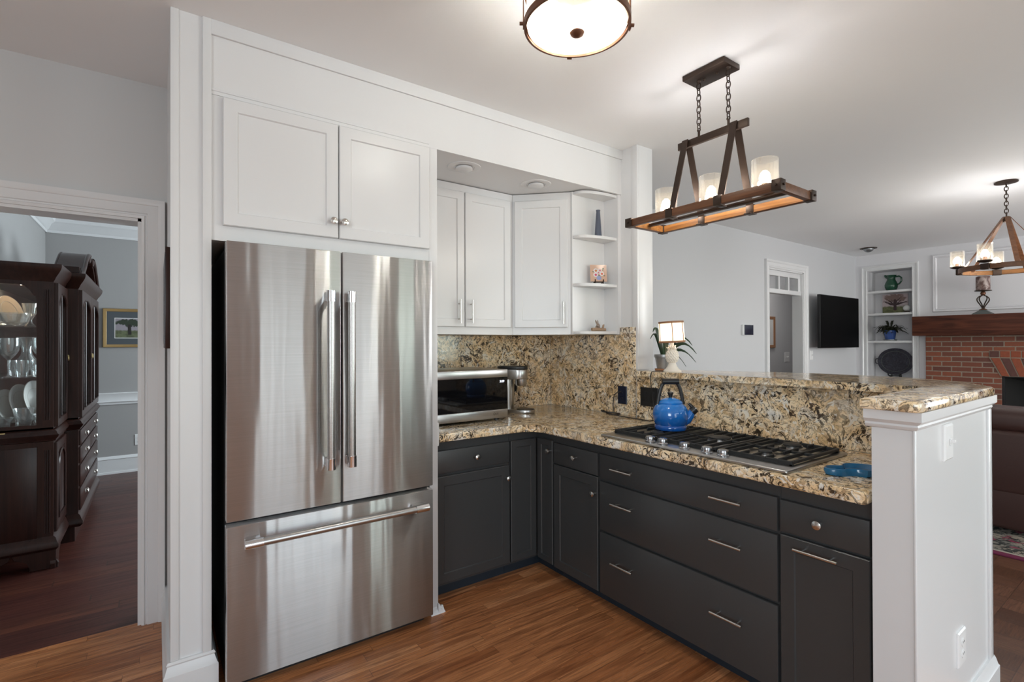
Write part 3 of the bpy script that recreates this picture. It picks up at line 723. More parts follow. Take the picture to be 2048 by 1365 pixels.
w.cyl(e, e+ax*.026, .022, 20, .0195); w.tube([e+ax*.01+hd*.0, e+ax*.012-hd*.012+Z*.022, e+ax*.008-hd*.022+Z*.036], [.008, .009, .007], 10)
wh = w.build('whistle', 'black', t)
MB().cyl(e+ax*.024, e+ax*.028, .011, 14).build('whistle_cap', 'nickel', wh)
hs = Vector((.80, -.60, 0)).normalized(); arc = []
for i in range(17):
    u = -1+2*i/16; x = u*.074*(1.0 if abs(u) < .62 else 1-.0*abs(u)); zz = .132 + .117*(1-abs(u)**3.2)
    arc.append(K+hs*(math.copysign(abs(u)**.75, u)*.066)+Z*zz)
MB().tube(arc, (.0095, .006), 12, flat=(hs.y, -hs.x, 0)).build('handle', 'black', t)
MB().cyl(K-hs*.042+Z*.2505, K+hs*.042+Z*.2505, .0155, 16).build('grip', 'black', t)
for s in (-1, 1):
    MB().box(-.008, .008, -.003, .003, -.012, .022, .002).xf(Matrix.Translation(K+hs*s*.0645+Z*.128) @ Matrix.Rotation(math.atan2(hs.y, hs.x), 4, 'Z')).build('handle_bracket', 'chrome', t)
# ------------------------------------------------------------------ spoon rest
sx, sy = 2.06, .80
t = thing('spoon_rest', 'glazed teal blue spoon rest on the granite beside the white bar end', 'spoon rest', (sx, sy, GZ))
m = MB(); rs = []; outl = []
for i in range(44):
    f = i/44*2*PI; bx, by = math.cos(f), math.sin(f)
    neck = 1-.42*math.exp(-((bx+.25)/.28)**2) if bx < .35 else 1
    hx = .105*bx; hy = (.062 if bx > 0 else .046)*by*neck
    outl.append((hx, hy))
ang = -.55; ca, sa = math.cos(ang), math.sin(ang)
def ring(k, z): return [(sx+.035+(x*k)*ca-(y*k)*sa, sy-.02+(x*k)*sa+(y*k)*ca, GZ+z) for x, y in outl]
m.rings([ring(.86, 0), ring(.95, .004), ring(1.0, .016), ring(.99, .026), ring(.94, .028), ring(.88, .022), ring(.78, .012), ring(.3, .009)])
m.build('dish', 'rest_blue', t)
# ------------------------------------------------------------------ outlets
def plate(name, label, cat, O, fr, w, h, mat, sock, smat, group=None, t=.006):
    T = thing(name, label, cat, O, group=group); O = Vector(O); u, n = fr
    MB().nested(O, u, n, w, h, ((0, 0), (0, t*.5), (t*.6, t))).build('cover_plate', mat, T)
    for k in sock:
        kind, a, b = k; P = O+u*a+Z*b+n*t
        if kind == 'duplex':
            for dz in (-.02, .02):
                q = MB().lathe(((.0155, 0), (.0155, .002), (.013, .0025)), P+Z*dz, 20, n, sx=1., sy=1.).build('receptacle', smat, T)
                MB().box(-.0075, -.0055, -.0035, .0035, 0, .0012).box(.0055, .0075, -.0035, .0035, 0, .0012).xf(Matrix.Translation(P+Z*(dz+.003)+n*.002) @ Matrix((tuple((u[i], Z[i], n[i], 0) for i in range(3))+((0, 0, 0, 1),)))).build('slots', 'black', q)
        elif kind == 'decor':
            q = MB().nested(P-u*.0165-Z*.033, u, n, .033, .066, ((0, -.001), (0, .0015), (.002, .002))).build('receptacle', smat, T)
            for dz in (-.018, .018):
                MB().box(-.0075, -.0052, -.004, .004, 0, .0008).box(.0052, .0075, -.004, .004, 0, .0008).xf(Matrix.Translation(P+Z*dz+n*.002) @ Matrix((tuple((u[i], Z[i], n[i], 0) for i in range(3))+((0, 0, 0, 1),)))).build('slots', 'black', q)
        elif kind == 'toggle':
            MB().box(-.005, .005, -.012, .012, 0, .004, .001).box(-.0035, .0035, -.002, .010, .003, .016, .001).xf(Matrix.Translation(P) @ Matrix((tuple((u[i], Z[i], n[i], 0) for i in range(3))+((0, 0, 0, 1),)))).build('toggle', smat, T)
    return T
plate('outlet', 'dark blue-black outlet on the tall backsplash with a cord plugged in', 'outlet', (2.585, 2.378, .986), PN, .080, .122, 'outlet_dark', (('decor', .04, .061),), 'outlet_dark')
plate('outlet', 'black double outlet plate behind the kettle on the low granite slab', 'outlet', (2.556, 2.157, .997), PN, .142, .120, 'black', (('decor', .04, .06), ('decor', .102, .06)), 'black')
plate('outlet', 'white outlet on the side of the refrigerator panel at counter height', 'outlet', (1.197, 2.357, .865), (Vector((0, 1, 0)), Vector((1, 0, 0))), .048, .122, 'outlet_white', (('decor', .024, .061),), 'outlet_white', t=.012)
plate('light_switch', 'white toggle light switch high on the bar end', 'switch', (2.145, .532, 1.000), FR, .090, .122, 'outlet_white', (('toggle', .045, .061),), 'outlet_white', t=.010)
plate('outlet', 'white duplex outlet low on the bar end', 'outlet', (2.285, .532, .255), FR, .088, .122, 'outlet_white', (('duplex', .044, .061),), 'outlet_white', t=.008)
plate('outlet', 'grey-white outlet under the chair rail in the dining room', 'outlet', (-.198, 6.95, .285), FR, .082, .122, 'outlet_white', (('duplex', .041, .061),), 'outlet_white')
plate('light_switch', 'white switch plate beside the transom doorway near the television', 'switch', (7.26, LY, 1.165), FR, .085, .125, 'outlet_white', (('toggle', .042, .062),), 'outlet_white')
plate('light_switch', 'white double switch plate inside the hallway beyond the transom doorway', 'switch', (9.035, 4.4, 1.06), FR, .16, .17, 'outlet_white', (('toggle', .055, .085), ('toggle', .105, .085)), 'outlet_white')
# ------------------------------------------------------------------ cord coiled on the counter
cp = [(2.580, 2.345, 1.070), (2.560, 2.362, 1.066), (2.552, 2.385, 1.045), (2.548, 2.392, .98), (2.545, 2.380, .928)]
lo = []
C0 = Vector((2.505, 2.372, .917))
for i in range(60):
    f = i/60*6*PI; q = i/60
    lo.append((C0.x+.030*math.sin(2*f)*.8-.012*q, C0.y+.012+.085*math.sin(f+.4)*(1-.25*q), C0.z+.004+.016*abs(math.sin(f*.5+.7))))
tail = [(2.50, 2.27, .917), (2.505, 2.20, .916), (2.50, 2.10, .916), (2.49, 2.03, .917), (2.50, 1.98, .93)]
o = MB().tube(cp+lo+tail, .0036, 6).build('power_cord', 'cord'); tag(o, 'dark cord bundled in loops on the counter below the blue-black outlet', 'cord')

# ------------------------------------------------------------------ pineapple lamp on the bar
lx, ly, lz = 2.612, 1.955, 1.2225
t = thing('table_lamp', 'small white pineapple table lamp with lit cream shade on the bar top', 'lamp', (lx, ly, lz))
MB().lathe(((.054, 0), (.055, .006), (.050, .010), (.040, .018), (.030, .032), (.022, .048), (.021, .056)), (lx, ly, lz), 32).build('base', 'lamp_white', t)
b = MB(); pr = [(.020, .055), (.031, .066), (.0375, .083), (.037, .104), (.030, .124), (.020, .138)]
b.lathe(pr, (lx, ly, lz), 32)
for i in range(9):
    for j in range(14):
        z = .062+.009*i; a = 2*PI*(j+.5*(i % 2))/14
        r = [r0+(r1-r0)*(z-z0)/(z1-z0) for (r0, z0), (r1, z1) in zip(pr, pr[1:]) if z0 <= z <= z1][0]
        b.sphere((lx+r*math.cos(a), ly+r*math.sin(a), lz+z), .0046, 6)
b.build('pineapple_body', 'lamp_white', t)
b = MB()
for k, (n, r, z) in enumerate(((9, .032, .142), (8, .022, .153))):
    for j in range(n):
        a = 2*PI*(j+.5*k)/n; c, s_ = math.cos(a), math.sin(a)
        b.tube([(lx+.010*c, ly+.010*s_, lz+z-.012), (lx+r*.8*c, ly+r*.8*s_, lz+z), (lx+r*1.1*c, ly+r*1.1*s_, lz+z+.010)], [(.007, .003), (.008, .003), (.002, .001)], 6, flat=(0, 0, 1))
b.build('leaf_crown', 'lamp_white', t)
MB().cyl((lx, ly, lz+.14), (lx, ly, lz+.205), .011, 14).build('socket', 'lamp_white', t)
til = Matrix.Translation((lx, ly, lz+.178)) @ Matrix.Rotation(-.05, 4, Vector((.58, .81, 0))) @ Matrix.Translation((-lx, -ly, -lz-.178))
pts = lambda r, z, n=32: [(lx+r*math.cos(2*PI*i/n)*1.12, ly+r*math.sin(2*PI*i/n)*.95, lz+z) for i in range(n)]
sh = MB().rings([pts(.076, .183), pts(.0745, .245), pts(.0725, .310)], False, False).xf(til).build('lamp_shade', 'shade', t)
tr = MB()
for r, z in ((.0765, .186), (.073, .307)): tr.rings([pts(r, z-.006), pts(r+.0018, z-.005), pts(r+.0018, z+.005), pts(r, z+.006)], False, False)
for i in (20, 25, 30, 3, 8, 14):
    a = 2*PI*i/32; tr.tube([(lx+r*math.cos(a)*1.12, ly+r*math.sin(a)*.95, lz+z) for r, z in ((.0772, .183), (.0757, .245), (.0737, .31))], .0026, 5)
tr.xf(til).build('shade_trim', 'tan_trim', sh)
MB().sphere((lx, ly, lz+.245), .022, 14, (1, 1, 1.25)).build('bulb', 'bulb', t)
light('lamp_glow', 'POINT', (lx, ly, lz+.245), 2.6, (1, .80, .58), .025)
cd = [(lx-.04, ly+.02, lz+.005), (lx-.07, ly+.045, lz+.004), (2.520, 2.02, lz+.004), (2.507, 2.03, lz-.002), (2.503, 2.035, lz-.03), (2.512, 2.04, 1.15), (2.530, 2.045, 1.10), (2.540, 2.042, 1.00), (2.536, 2.04, .95), (2.525, 2.04, .918)]
o = MB().tube(cd, .0024, 6).build('cord', 'cord', t)
# ------------------------------------------------------------------ potted plant behind the lamp
px, py, pz = 2.690, 2.075, 1.2225
t = thing('potted_orchid', 'strap-leaved plant in a grey metal pot behind the small lamp', 'plant', (px, py, pz))
MB().lathe(((.056, 0), (.060, .004), (.061, .012), (.048, .013)), (px, py, pz), 24).build('saucer', 'oak_frame', t)
MB().lathe(((.046, 0), (.058, .070), (.062, .072), (.064, .083), (.062, .092), (.058, .092), (.056, .084), (.0, .083)), (px, py, pz+.012), 32).build('pot', 'galv', t)
for k, (a, L, up_, w) in enumerate(((-.75, .19, .075, .020), (-.55, .20, .03, .018), (-1.0, .16, .11, .016), (2.4, .06, .15, .022), (1.9, .08, .12, .018), (-2.6, .05, .14, .016), (-.35, .15, -.01, .018), (.3, .10, .10, .016))):
    c, s_ = math.cos(a), math.sin(a); pp = []
    for i in range(9):
        u = i/8; pp.append((px+c*(.012+L*u), py+s_*(.012+L*u), pz+.095+up_*math.sin(u*PI*.55)*1.2+ .03*math.sin(u*PI) - .06*u*u*(L/.15)))
    MB().tube(pp, [(w*max(.15, math.sin(min(1, .25+i/8)*PI*.9)) if i < 8 else .001, .0016) for i in range(9)], 6, flat=(-.5*c-.45, -.5*s_-.6, .75)).build('leaf', 'leaf', t)

# ------------------------------------------------------------------ things on the open shelves
o = MB().lathe(((.024, 0), (.025, .003), (.0245, .01), (.017, .120), (.0135, .165), (.0125, .175), (.015, .182), (.014, .186), (.010, .186), (.010, .17), (0, .17)), (2.452, 2.43, 2.122), 32).build('bottle_vase', 'vase_blue'); tag(o, 'slender slate blue bottle vase on the upper open shelf', 'vase')
# plaque on an easel
PX, PY, PZ = 2.452, 2.432, 1.801
t = thing('plate_easel', 'small dark wooden plate easel holding the flower plaque', 'easel', (PX, PY, PZ))
uf = Vector((.86, -.50, 0)).normalized(); nf = Vector((-.50, -.86, 0)).normalized()
b = MB()
for s in (-1, 1):
    q = Vector((PX, PY, PZ))+uf*.028*s
    b.tube([q+nf*.030+Z*.030, q+nf*.033+Z*.018, q+nf*.024+Z*.014, q+nf*.0+Z*.016, q-nf*.016+Z*.06], .0042, 6)
    b.tube([q+nf*.024+Z*.014, q+nf*.026+Z*.0035], .0045, 6); b.tube([q+Z*.016, q-nf*.022+Z*.0035], .004, 6)
b.tube([Vector((PX, PY, PZ))+uf*s*.028+nf*.02+Z*.014 for s in (-1, 1)], .004, 6)
b.build('frame', 'bronze', t)
t = thing('ceramic_plaque', 'square peach ceramic plaque painted with a bouquet on the middle open shelf', 'plaque', (PX, PY, PZ+.02))
PM = Matrix.Translation(Vector((PX, PY, PZ+.02))+nf*.011) @ Matrix((tuple((uf[i], Z[i], nf[i], 0) for i in range(3))+((0, 0, 0, 1),))) @ Matrix.Rotation(-.16, 4, 'X')
MB().rings([[(a*w, .055+b*h, z) for a, b in ((-1, -1), (1, -1), (1, 1), (-1, 1))] for w, h, z in ((.050, .053, 0), (.056, .058, .004), (.057, .059, .008), (.052, .054, .007), (.046, .048, .005))]).xf(PM).build('tile', 'peach', t)
FL = {'w': plain('petal_white', (.72, .68, .68), .4), 'o': plain('petal_orange', (.55, .20, .05), .4), 'p': plain('petal_pink', (.55, .06, .14), .4), 'r': plain('petal_coral', (.60, .14, .07), .4), 'b': plain('vase_blue_white', (.28, .33, .55), .4), 'g': plain('leaf_painted', (.06, .12, .08), .4)}
def disc(x, y, r, c, nm, sy_=1., z=.0055):
    MB().lathe(((r, 0), (r*.9, .0008), (0, .001)), (x, y, z), 14, sy=sy_).xf(PM).build(nm, FL[c], t)
for x, y, r, c in ((-.018, .074, .016, 'o'), (.010, .076, .011, 'p'), (-.020, .045, .016, 'p'), (.023, .053, .016, 'r'), (-.001, .061, .008, 'p')):
    disc(x, y, r, 'w', 'petals'); disc(x+.001, y-.001, r*.52, c, 'flower_centre', z=.0064)
disc(.002, .022, .017, 'b', 'painted_vase', .9)
for x, y in ((.030, .078), (-.036, .066), (.040, .038), (.004, .040), (.034, .088)): disc(x, y, .006, 'g', 'painted_leaf', .55)
# rabbit on a log
RX, RY, RZ = 2.452, 2.428, 1.4815
t = thing('rabbit_figurine', 'small rabbit figurine on a log on the bottom open shelf', 'figurine', (RX, RY, RZ))
b = MB(); b.tube([(RX-.058, RY+.008, RZ+.012), (RX-.02, RY+.002, RZ+.013), (RX+.02, RY-.002, RZ+.012), (RX+.056, RY-.006, RZ+.011)], [.011, .0125, .012, .0105], 14)
b.tube([(RX+.033, RY-.004, RZ+.018), (RX+.036, RY-.006, RZ+.032), (RX+.042, RY-.008, RZ+.048)], [.009, .007, .003], 10); b.tube([(RX+.036, RY-.005, RZ+.03), (RX+.030, RY-.006, RZ+.044)], [.004, .002], 8)
b.build('log', 'log', t)
b = MB(); b.sphere((RX-.008, RY+.003, RZ+.026), .017, 14, (1.15, .8, .95)); b.sphere((RX-.016, RY-.008, RZ+.042), .012, 14, (1, .9, 1.05)); b.sphere((RX-.013, RY-.017, RZ+.038), .006, 10)
for ex, tx in ((-.022, -.034), (-.012, -.012)):
    b.tube([(RX+ex, RY-.004, RZ+.050), (RX+(ex+tx)/2, RY-.002, RZ+.064), (RX+tx, RY, RZ+.078)], [(.0045, .003), (.0055, .0028), (.001, .001)], 8)
b.build('rabbit', 'rabbit', t)
# ------------------------------------------------------------------ linear chandelier above the bar
HX, HY, HB = 2.187, 1.408, 2.015
t = thing('linear_chandelier', 'long wood and bronze chandelier with three lit glass shades above the bar', 'chandelier', (HX, HY, HB))
cpl = MB().box(HX-.066, HX+.066, HY-.112, HY+.112, CE-.026, CE-.0005, .003).build('canopy', 'bronze', t)
for dy in (-.035, .035): MB().sphere((HX, HY+dy, CE-.028), .007, 10).build('screw', 'bronze', cpl)
hx, hy = .135, .388
def beams():
    for s in (-1, 1):
        MB().box(HX+s*hx-.012, HX+s*hx+.012, HY-hy, HY+hy, HB+.003, HB+.040, .0015).build('long_rail', 'fixture_wood', t)
        MB().box(HX-hx, HX+hx, HY+s*hy-.012, HY+s*hy+.012, HB+.003, HB+.040, .0015).build('end_rail', 'fixture_wood', t)
        MB().box(HX+s*(hx-.0135)-.001, HX+s*(hx-.0135)+.001, HY-hy+.013, HY+hy-.013, HB+.005, HB+.038).build('lamplit_amber_lining', 'fixture_inner', t)  # thin face added to carry the painted bulb light
        MB().box(HX-hx+.013, HX+hx-.013, HY+s*(hy-.0135)-.001, HY+s*(hy-.0135)+.001, HB+.005, HB+.038).build('lamplit_amber_lining', 'fixture_inner', t)
beams()
for s in (-1, 1):
    for q in (-1, 1):
        X, Y = HX+s*hx, HY+q*hy
        b = MB().box(X-.020, X+.020, Y-.020, Y+.020, HB, HB+.046, .002)
        b.cyl((X+s*.019, Y, HB+.023), (X+s*.026, Y, HB+.023), .005, 10).cyl((X, Y+q*.019, HB+.023), (X, Y+q*.026, HB+.023), .005, 10)
        b.build('corner_bracket', 'bronze', t)
    for q in (-.125, .135):
        Y = HY+q
        MB().box(HX+s*hx-.017, HX+s*hx+.017, Y-.019, Y+.019, HB-.001, HB+.045, .002).box(HX+s*(hx-.04), HX+s*hx, Y-.015, Y+.015, HB-.002, HB+.004, .001).build('clip', 'bronze', t)
MB().box(HX-.014, HX+.014, HY-hy+.02, HY+hy-.02, HB+.018, HB+.032, .002).build('spine', 'bronze', t)
TB = 2.386
MB().box(HX-.008, HX+.008, HY-.190, HY+.183, TB, TB+.036, .002).build('top_bar', 'bronze', t)
for q in (-.125, .135):
    for s in (-1, 1):
        a = Vector((HX+s*hx*.92, HY+q, HB+.03)); b = Vector((HX+s*.012, HY+q, TB+.038))
        MB().tube([a, b], (.024, .0035), 4, flat=(1, 0, 0)).build('strap', 'bronze', t)
    MB().cyl((HX-.02, HY+q, TB+.022), (HX+.02, HY+q, TB+.022), .005, 10).build('strap_bolt', 'bronze', t)
def chain(P, z0, z1, root, r=.0026, L=.034, w=.0105, name='chain', mat='bronze'):
    m = MB(); n = max(2, round((z1-z0)/(L*.80))); st = (z1-z0)/n
    for i in range(n):
        z = z0+st*(i+.5)
        m.torus((P[0], P[1], z), w, r, (1, 0, 0) if i % 2 else (0, 1, 0), 16, 6, sx=(st*.66/w if i % 2 else 1.), sy=(1. if i % 2 else st*.66/w))
    return m.build(name, mat, root)
for y in (HY+.065, HY-.092):
    MB().cyl((HX, y, TB+.036), (HX, y, TB+.062), .006, 10).torus((HX, y, TB+.068), .008, .0025, (1, 0, 0), 14, 6).build('loop', 'bronze', t)
    chain((HX, y), TB+.068, CE-.035, t)
    MB().lathe(((.012, 0), (.010, -.006), (.004, -.014)), (HX, y, CE-.026), 14).build('loop', 'bronze', t)
def glass_light(P, r, h, root, e, mat='seeded', cup=.7, nm=None):
    P = Vector(P)
    MB().lathe(((.008, -.014), (r*cup, -.008), (r*1.02, 0), (r*1.02, .006), (r*.3, .007)), P, 28).build('cup', 'bronze', root)
    MB().lathe(((.013, 0), (.013, .032)), P+Z*.006, 14).build('socket', 'tan_trim', root)
    MB().lathe(((r-.003, .002), (r, .0), (r, h), (r-.003, h), (r-.003, .004)), P+Z*.004, 36, cap0=False, cap1=False).build('glass_shade', mat, root)
    MB().lathe(((.010, .0), (.019, .014), (.023, .030), (.019, .048), (.008, .060), (0, .062)), P+Z*.032, 16).build('bulb', 'bulb', root)
    if e: light('bulb_glow', 'POINT', P+Z*.062, e, (.97, .97, 1.), .034)
for q in (.262, 0., -.262): glass_light((HX, HY+q, HB+.052), .056, .135, t, 6)
# ------------------------------------------------------------------ flush-mount ceiling light
GX, GY, GB = 1.228, 1.318, 2.532
t = thing('ceiling_light', 'round flush-mount ceiling light with cream glass bowl and bronze bands', 'ceiling light', (GX, GY, GB))
R = .186
MB().lathe(((.11, 0), (.115, .02), (.05, .032)), (GX, GY, CE-.033), 36).build('canopy', 'bronze', t)
for z, h in ((GB, .024), (CE-.062, .020)):
    MB().lathe(((R-.004, 0), (R+.004, 0), (R+.004, h), (R-.004, h)), (GX, GY, z), 72, cap0=False, cap1=False).build('band', 'bronze_rust', t)
for k in range(4):
    a = .98+k*PI/2; c, s_ = math.cos(a), math.sin(a)
    b = MB().tube([(GX+(R+.006)*c, GY+(R+.006)*s_, GB-.004), (GX+(R+.006)*c, GY+(R+.006)*s_, CE-.03), (GX+.08*c, GY+.08*s_, CE-.026)], (.013, .0025), 4, flat=(c, s_, 0))
    b.cyl((GX+(R+.004)*c, GY+(R+.004)*s_, GB+.012), (GX+(R+.02)*c, GY+(R+.02)*s_, GB+.012), .006, 10)
    b.build('strap', 'bronze_rust', t)
MB().lathe(((0, -.016), (.07, -.013), (.13, -.006), (R-.008, .006), (R-.006, .02), (R-.006, .15)), (GX, GY, GB), 64, cap0=False, cap1=False).build('glass_bowl', 'bowl_glass', t)
MB().lathe(((0, -.020), (.010, -.018), (.022, -.010), (.026, -.002), (.020, .006), (.018, .010)), (GX, GY, GB-.016), 24).build('finial', 'bronze_rust', t)
for k, (dx, dy) in enumerate(((-.085, .055), (.075, -.02), (.01, .10))):
    MB().lathe(((.008, 0), (.024, .014), (.028, .034), (.018, .052), (.012, .07)), (GX+dx, GY+dy, GB+.045), 18).build('bulb', 'bulb', t)
    light('bulb_glow', 'POINT', (GX+dx, GY+dy, GB+.075), 32, (.86, .94, 1.), .03)
# ------------------------------------------------------------------ ring chandelier in the living room
QX, QY, QB, QR = 5.69, .985, 1.985, .295
t = thing('ring_chandelier', 'round wagon-wheel chandelier with lit glass shades in the living room', 'chandelier', (QX, QY, QB))
MB().lathe(((.072, 0), (.074, -.012), (.02, -.018)), (QX, QY, CE-.0005), 32).build('canopy', 'bronze', t)
MB().lathe(((QR-.006, 0), (QR+.006, 0), (QR+.006, .040), (QR-.006, .040)), (QX, QY, QB), 72, cap0=False, cap1=False).build('ring', 'fixture_wood', t)
MB().lathe(((QR-.0065, .002), (QR-.0075, .002), (QR-.0075, .038), (QR-.0065, .038)), (QX, QY, QB), 72, cap0=False, cap1=False).build('lamplit_amber_lining', 'fixture_inner', t)
MB().box(QX-.02, QX+.02, QY-.02, QY+.02, 2.385, 2.43, .003).build('hub', 'bronze', t)
chain((QX, QY), 2.43, CE-.015, t, .0035, .04, .012)
for k in range(5):
    # angle measured so that one light stands left and slightly behind, the next ones follow round the front
    a = math.radians(94 + 72*k); c, s_ = math.cos(a), math.sin(a)
    glass_light((QX+(QR+.012)*c, QY+(QR+.012)*s_, QB+.062), .049, .135, t, 6)
    MB().box(-.02, .02, -.028, .028, -.004, .044, .002).xf(Matrix.Translation((QX+QR*c, QY+QR*s_, QB)) @ Matrix.Rotation(a, 4, 'Z')).build('clip', 'bronze', t)
    a2 = a+math.radians(36); c2, s2 = math.cos(a2), math.sin(a2)
    MB().tube([(QX+QR*c2, QY+QR*s2, QB+.02), (QX+.022*c2, QY+.022*s2, 2.425)], (.022, .003), 4, flat=(c2, s2, .6)).build('strap', 'fixture_wood', t)
# ------------------------------------------------------------------ living room wall things
t = thing('recessed_light', 'dark-rimmed recessed ceiling light near the living room corner', 'ceiling light', (8.12, 2.80, CE))
MB().lathe(((.10, 0), (.10, -.008), (.07, -.012), (.07, 0)), (8.12, 2.80, CE-.0005), 32).build('trim_ring', 'bronze', t)
MB().sphere((8.12, 2.80, CE-.012), .062, 20, (1, 1, .75)).build('lens', 'galv', t)
t = thing('thermostat', 'square dark touchscreen thermostat on the grey living room wall', 'thermostat', (5.66, LY, 1.49))
MB().box(5.555, 5.765, LY-.03, LY, 1.492, 1.612, .003).build('housing', 'outlet_white', t)
MB().box(5.572, 5.765, LY-.0325, LY-.029, 1.494, 1.610, .001).build('display', 'outlet_dark', t)
t = thing('television', 'black flat screen television on the wall beside the bookcase niche', 'television', (7.78, 3.0, 1.32))
MB().box(7.19, 8.425, 3.035, 3.075, 1.325, 2.045, .004).build('housing', 'black', t)
MB().box(7.196, 8.419, 3.0335, 3.0355, 1.333, 2.038).build('screen', 'screen', t)
MB().box(7.65, 7.95, 3.07, 3.19, 1.58, 1.75, .004).build('wall_mount', 'black', t)
MB().box(7.6, 8.0, 3.185, LY, 1.54, 1.80, .003).build('mount_plate', 'black', t)
t = thing('framed_picture', 'light brown framed picture inside the hallway beyond the transom doorway', 'picture', (8.4, 4.4, 1.31))
def frame_pic(t, x0, x1, z0, z1, y, fw, fmat, mat_m, inner=None, mw=.06):
    b = MB(); pr = ((0, 0), (0, .02), (.005, .026), (fw-.006, .018), (fw, .010)); rs = []
    for (x, z, dx, dz) in ((x0, z0, 1, 1), (x1, z0, -1, 1), (x1, z1, -1, -1), (x0, z1, 1, -1)):
        rs.append([Vector((x+dx*a, y-p, z+dz*a)) for a, p in pr])
    b.rings(rs, closed=True).build('frame', fmat, t)
    MB().box(x0+fw*.8, x1-fw*.8, y-.012, y-.004, z0+fw*.8, z1-fw*.8).build('mat_board', mat_m, t)
    if inner is not None:
        MB().box(x0+fw+mw, x1-fw-mw, y-.0135, y-.0115, z0+fw+mw, z1-fw-mw).build('print', inner, t)
frame_pic(t, 8.10, 8.675, 1.313, 1.847, 4.4, .05, 'oak_frame', 'paper')
# ------------------------------------------------------------------ built-in bookcase
t = thing('built_in_bookcase', 'white built-in bookcase niche with shelves left of the fireplace', 'bookcase', (8.95, 2.77, .3))
NB = 9.08
MB().box(NB, NB+.02, NY0-.03, NY1+.03, .3, NZ+.03).build('back_panel', 'wall_white', t)
MB().box(FX+.005, NB, NY1, NY1+.03, .3, NZ).box(FX+.005, NB, NY0-.03, NY0, .3, NZ).box(FX+.005, NB, NY0-.03, NY1+.03, NZ, NZ+.03).box(FX+.005, NB, NY0-.03, NY1+.03, .28, .3).build('side_panels', 'wall_white', t)
SH = (.862, 1.425, 1.833, 2.168)
for z in SH: MB().box(FX+.005, NB, NY0, NY1, z-.032, z, .002).build('shelf', 'trim_white', t)
CP2 = ((0, .0), (0, .014), (.01, .02), (.022, .012), (.05, .014), (.058, .022), (.075, .020), (.078, 0))
b = MB(); rs = []
for (y, z, dy, dz) in ((NY1, 0, 1, 0), (NY1, NZ, 1, 1), (NY0, NZ, -1, 1), (NY0, 0, -1, 0)):
    rs.append([Vector((FX-p, y+dy*a, z+dz*a)) for a, p in CP2])
b.rings(rs).build('casing', 'trim_white', t)
# pitcher
X = 8.93
o = thing('pitcher', 'green glazed pitcher on the top bookcase shelf', 'pitcher', (X, 2.79, SH[3]))
MB().lathe(((.055, 0), (.060, .006), (.078, .05), (.082, .085), (.070, .125), (.052, .160), (.050, .185), (.062, .222), (.070, .232), (.064, .232), (.045, .19), (.045, .17), (0, .16)), (X, 2.79, SH[3]), 36).build('body', 'green_glaze', o)
MB().tube([(X, 2.79-.060, SH[3]+.205), (X, 2.79-.095, SH[3]+.212), (X, 2.79-.125, SH[3]+.185), (X, 2.79-.125, SH[3]+.135), (X, 2.79-.10, SH[3]+.10), (X, 2.79-.074, SH[3]+.088)], .011, 10).build('handle', 'green_glaze', o)
MB().tube([(X, 2.79+.045, SH[3]+.200), (X, 2.79+.068, SH[3]+.222), (X, 2.79+.085, SH[3]+.238)], [.02, .022, .010], 10).build('spout', 'green_glaze', o)
# tree canvas with lettering
o = thing('canvas_print', 'small canvas of a spreading oak tree on the second bookcase shelf', 'picture', (8.98, 2.75, SH[2]))
treem = picture('oak_tree_print', (.44, .36, .37), (.20, .13, .115), (.085, .09, .04), (.05, .018, .02), .36, 'y', 2.758, SH[2]+.145, .315, .285)
MB().box(8.97, 8.99, 2.601, 2.916, SH[2], SH[2]+.286, .001).build('canvas', treem, o)
m = MB()
random.seed(5)
for k in range(15):
    a = (k-7)/7*1.45; L = .15 if abs(a) > .7 else .11
    p = [Vector((8.968, 2.758, SH[2]+.12))]; q = a*.6
    for i in range(6):
        q += (a-q)*.4 + random.uniform(-.35, .35); p.append(p[-1]+Vector((0, -math.sin(q), math.cos(q)*.75))*L/5.2)
    p = [Vector((8.9685-.0001*k, min(2.912, max(2.605, v.y)), min(SH[2]+.282, v.z))) for v in p]
    m.tube(p, [(.011*(1-i/7.5), .001) for i in range(7)], 6, flat=(1, 0, 0))
m.tube([(8.968, 2.758, SH[2]+.05), (8.968, 2.758, SH[2]+.15)], [(.024, .001), (.017, .001)], 6, flat=(1, 0, 0)); m.build('painted_tree', plain('painted_bark', (.035, .016, .018), .6), o)
# ball on a stand
o = thing('ornament_ball', 'white ball on a dark stand in front of the tree canvas', 'ornament', (8.90, 2.595, SH[2]))
MB().lathe(((.036, 0), (.038, .012), (.025, .022), (.020, .026)), (8.90, 2.595, SH[2]), 20).build('stand', 'bronze', o)
MB().sphere((8.90, 2.595, SH[2]+.066), .044, 24).build('ball', 'ball', o)
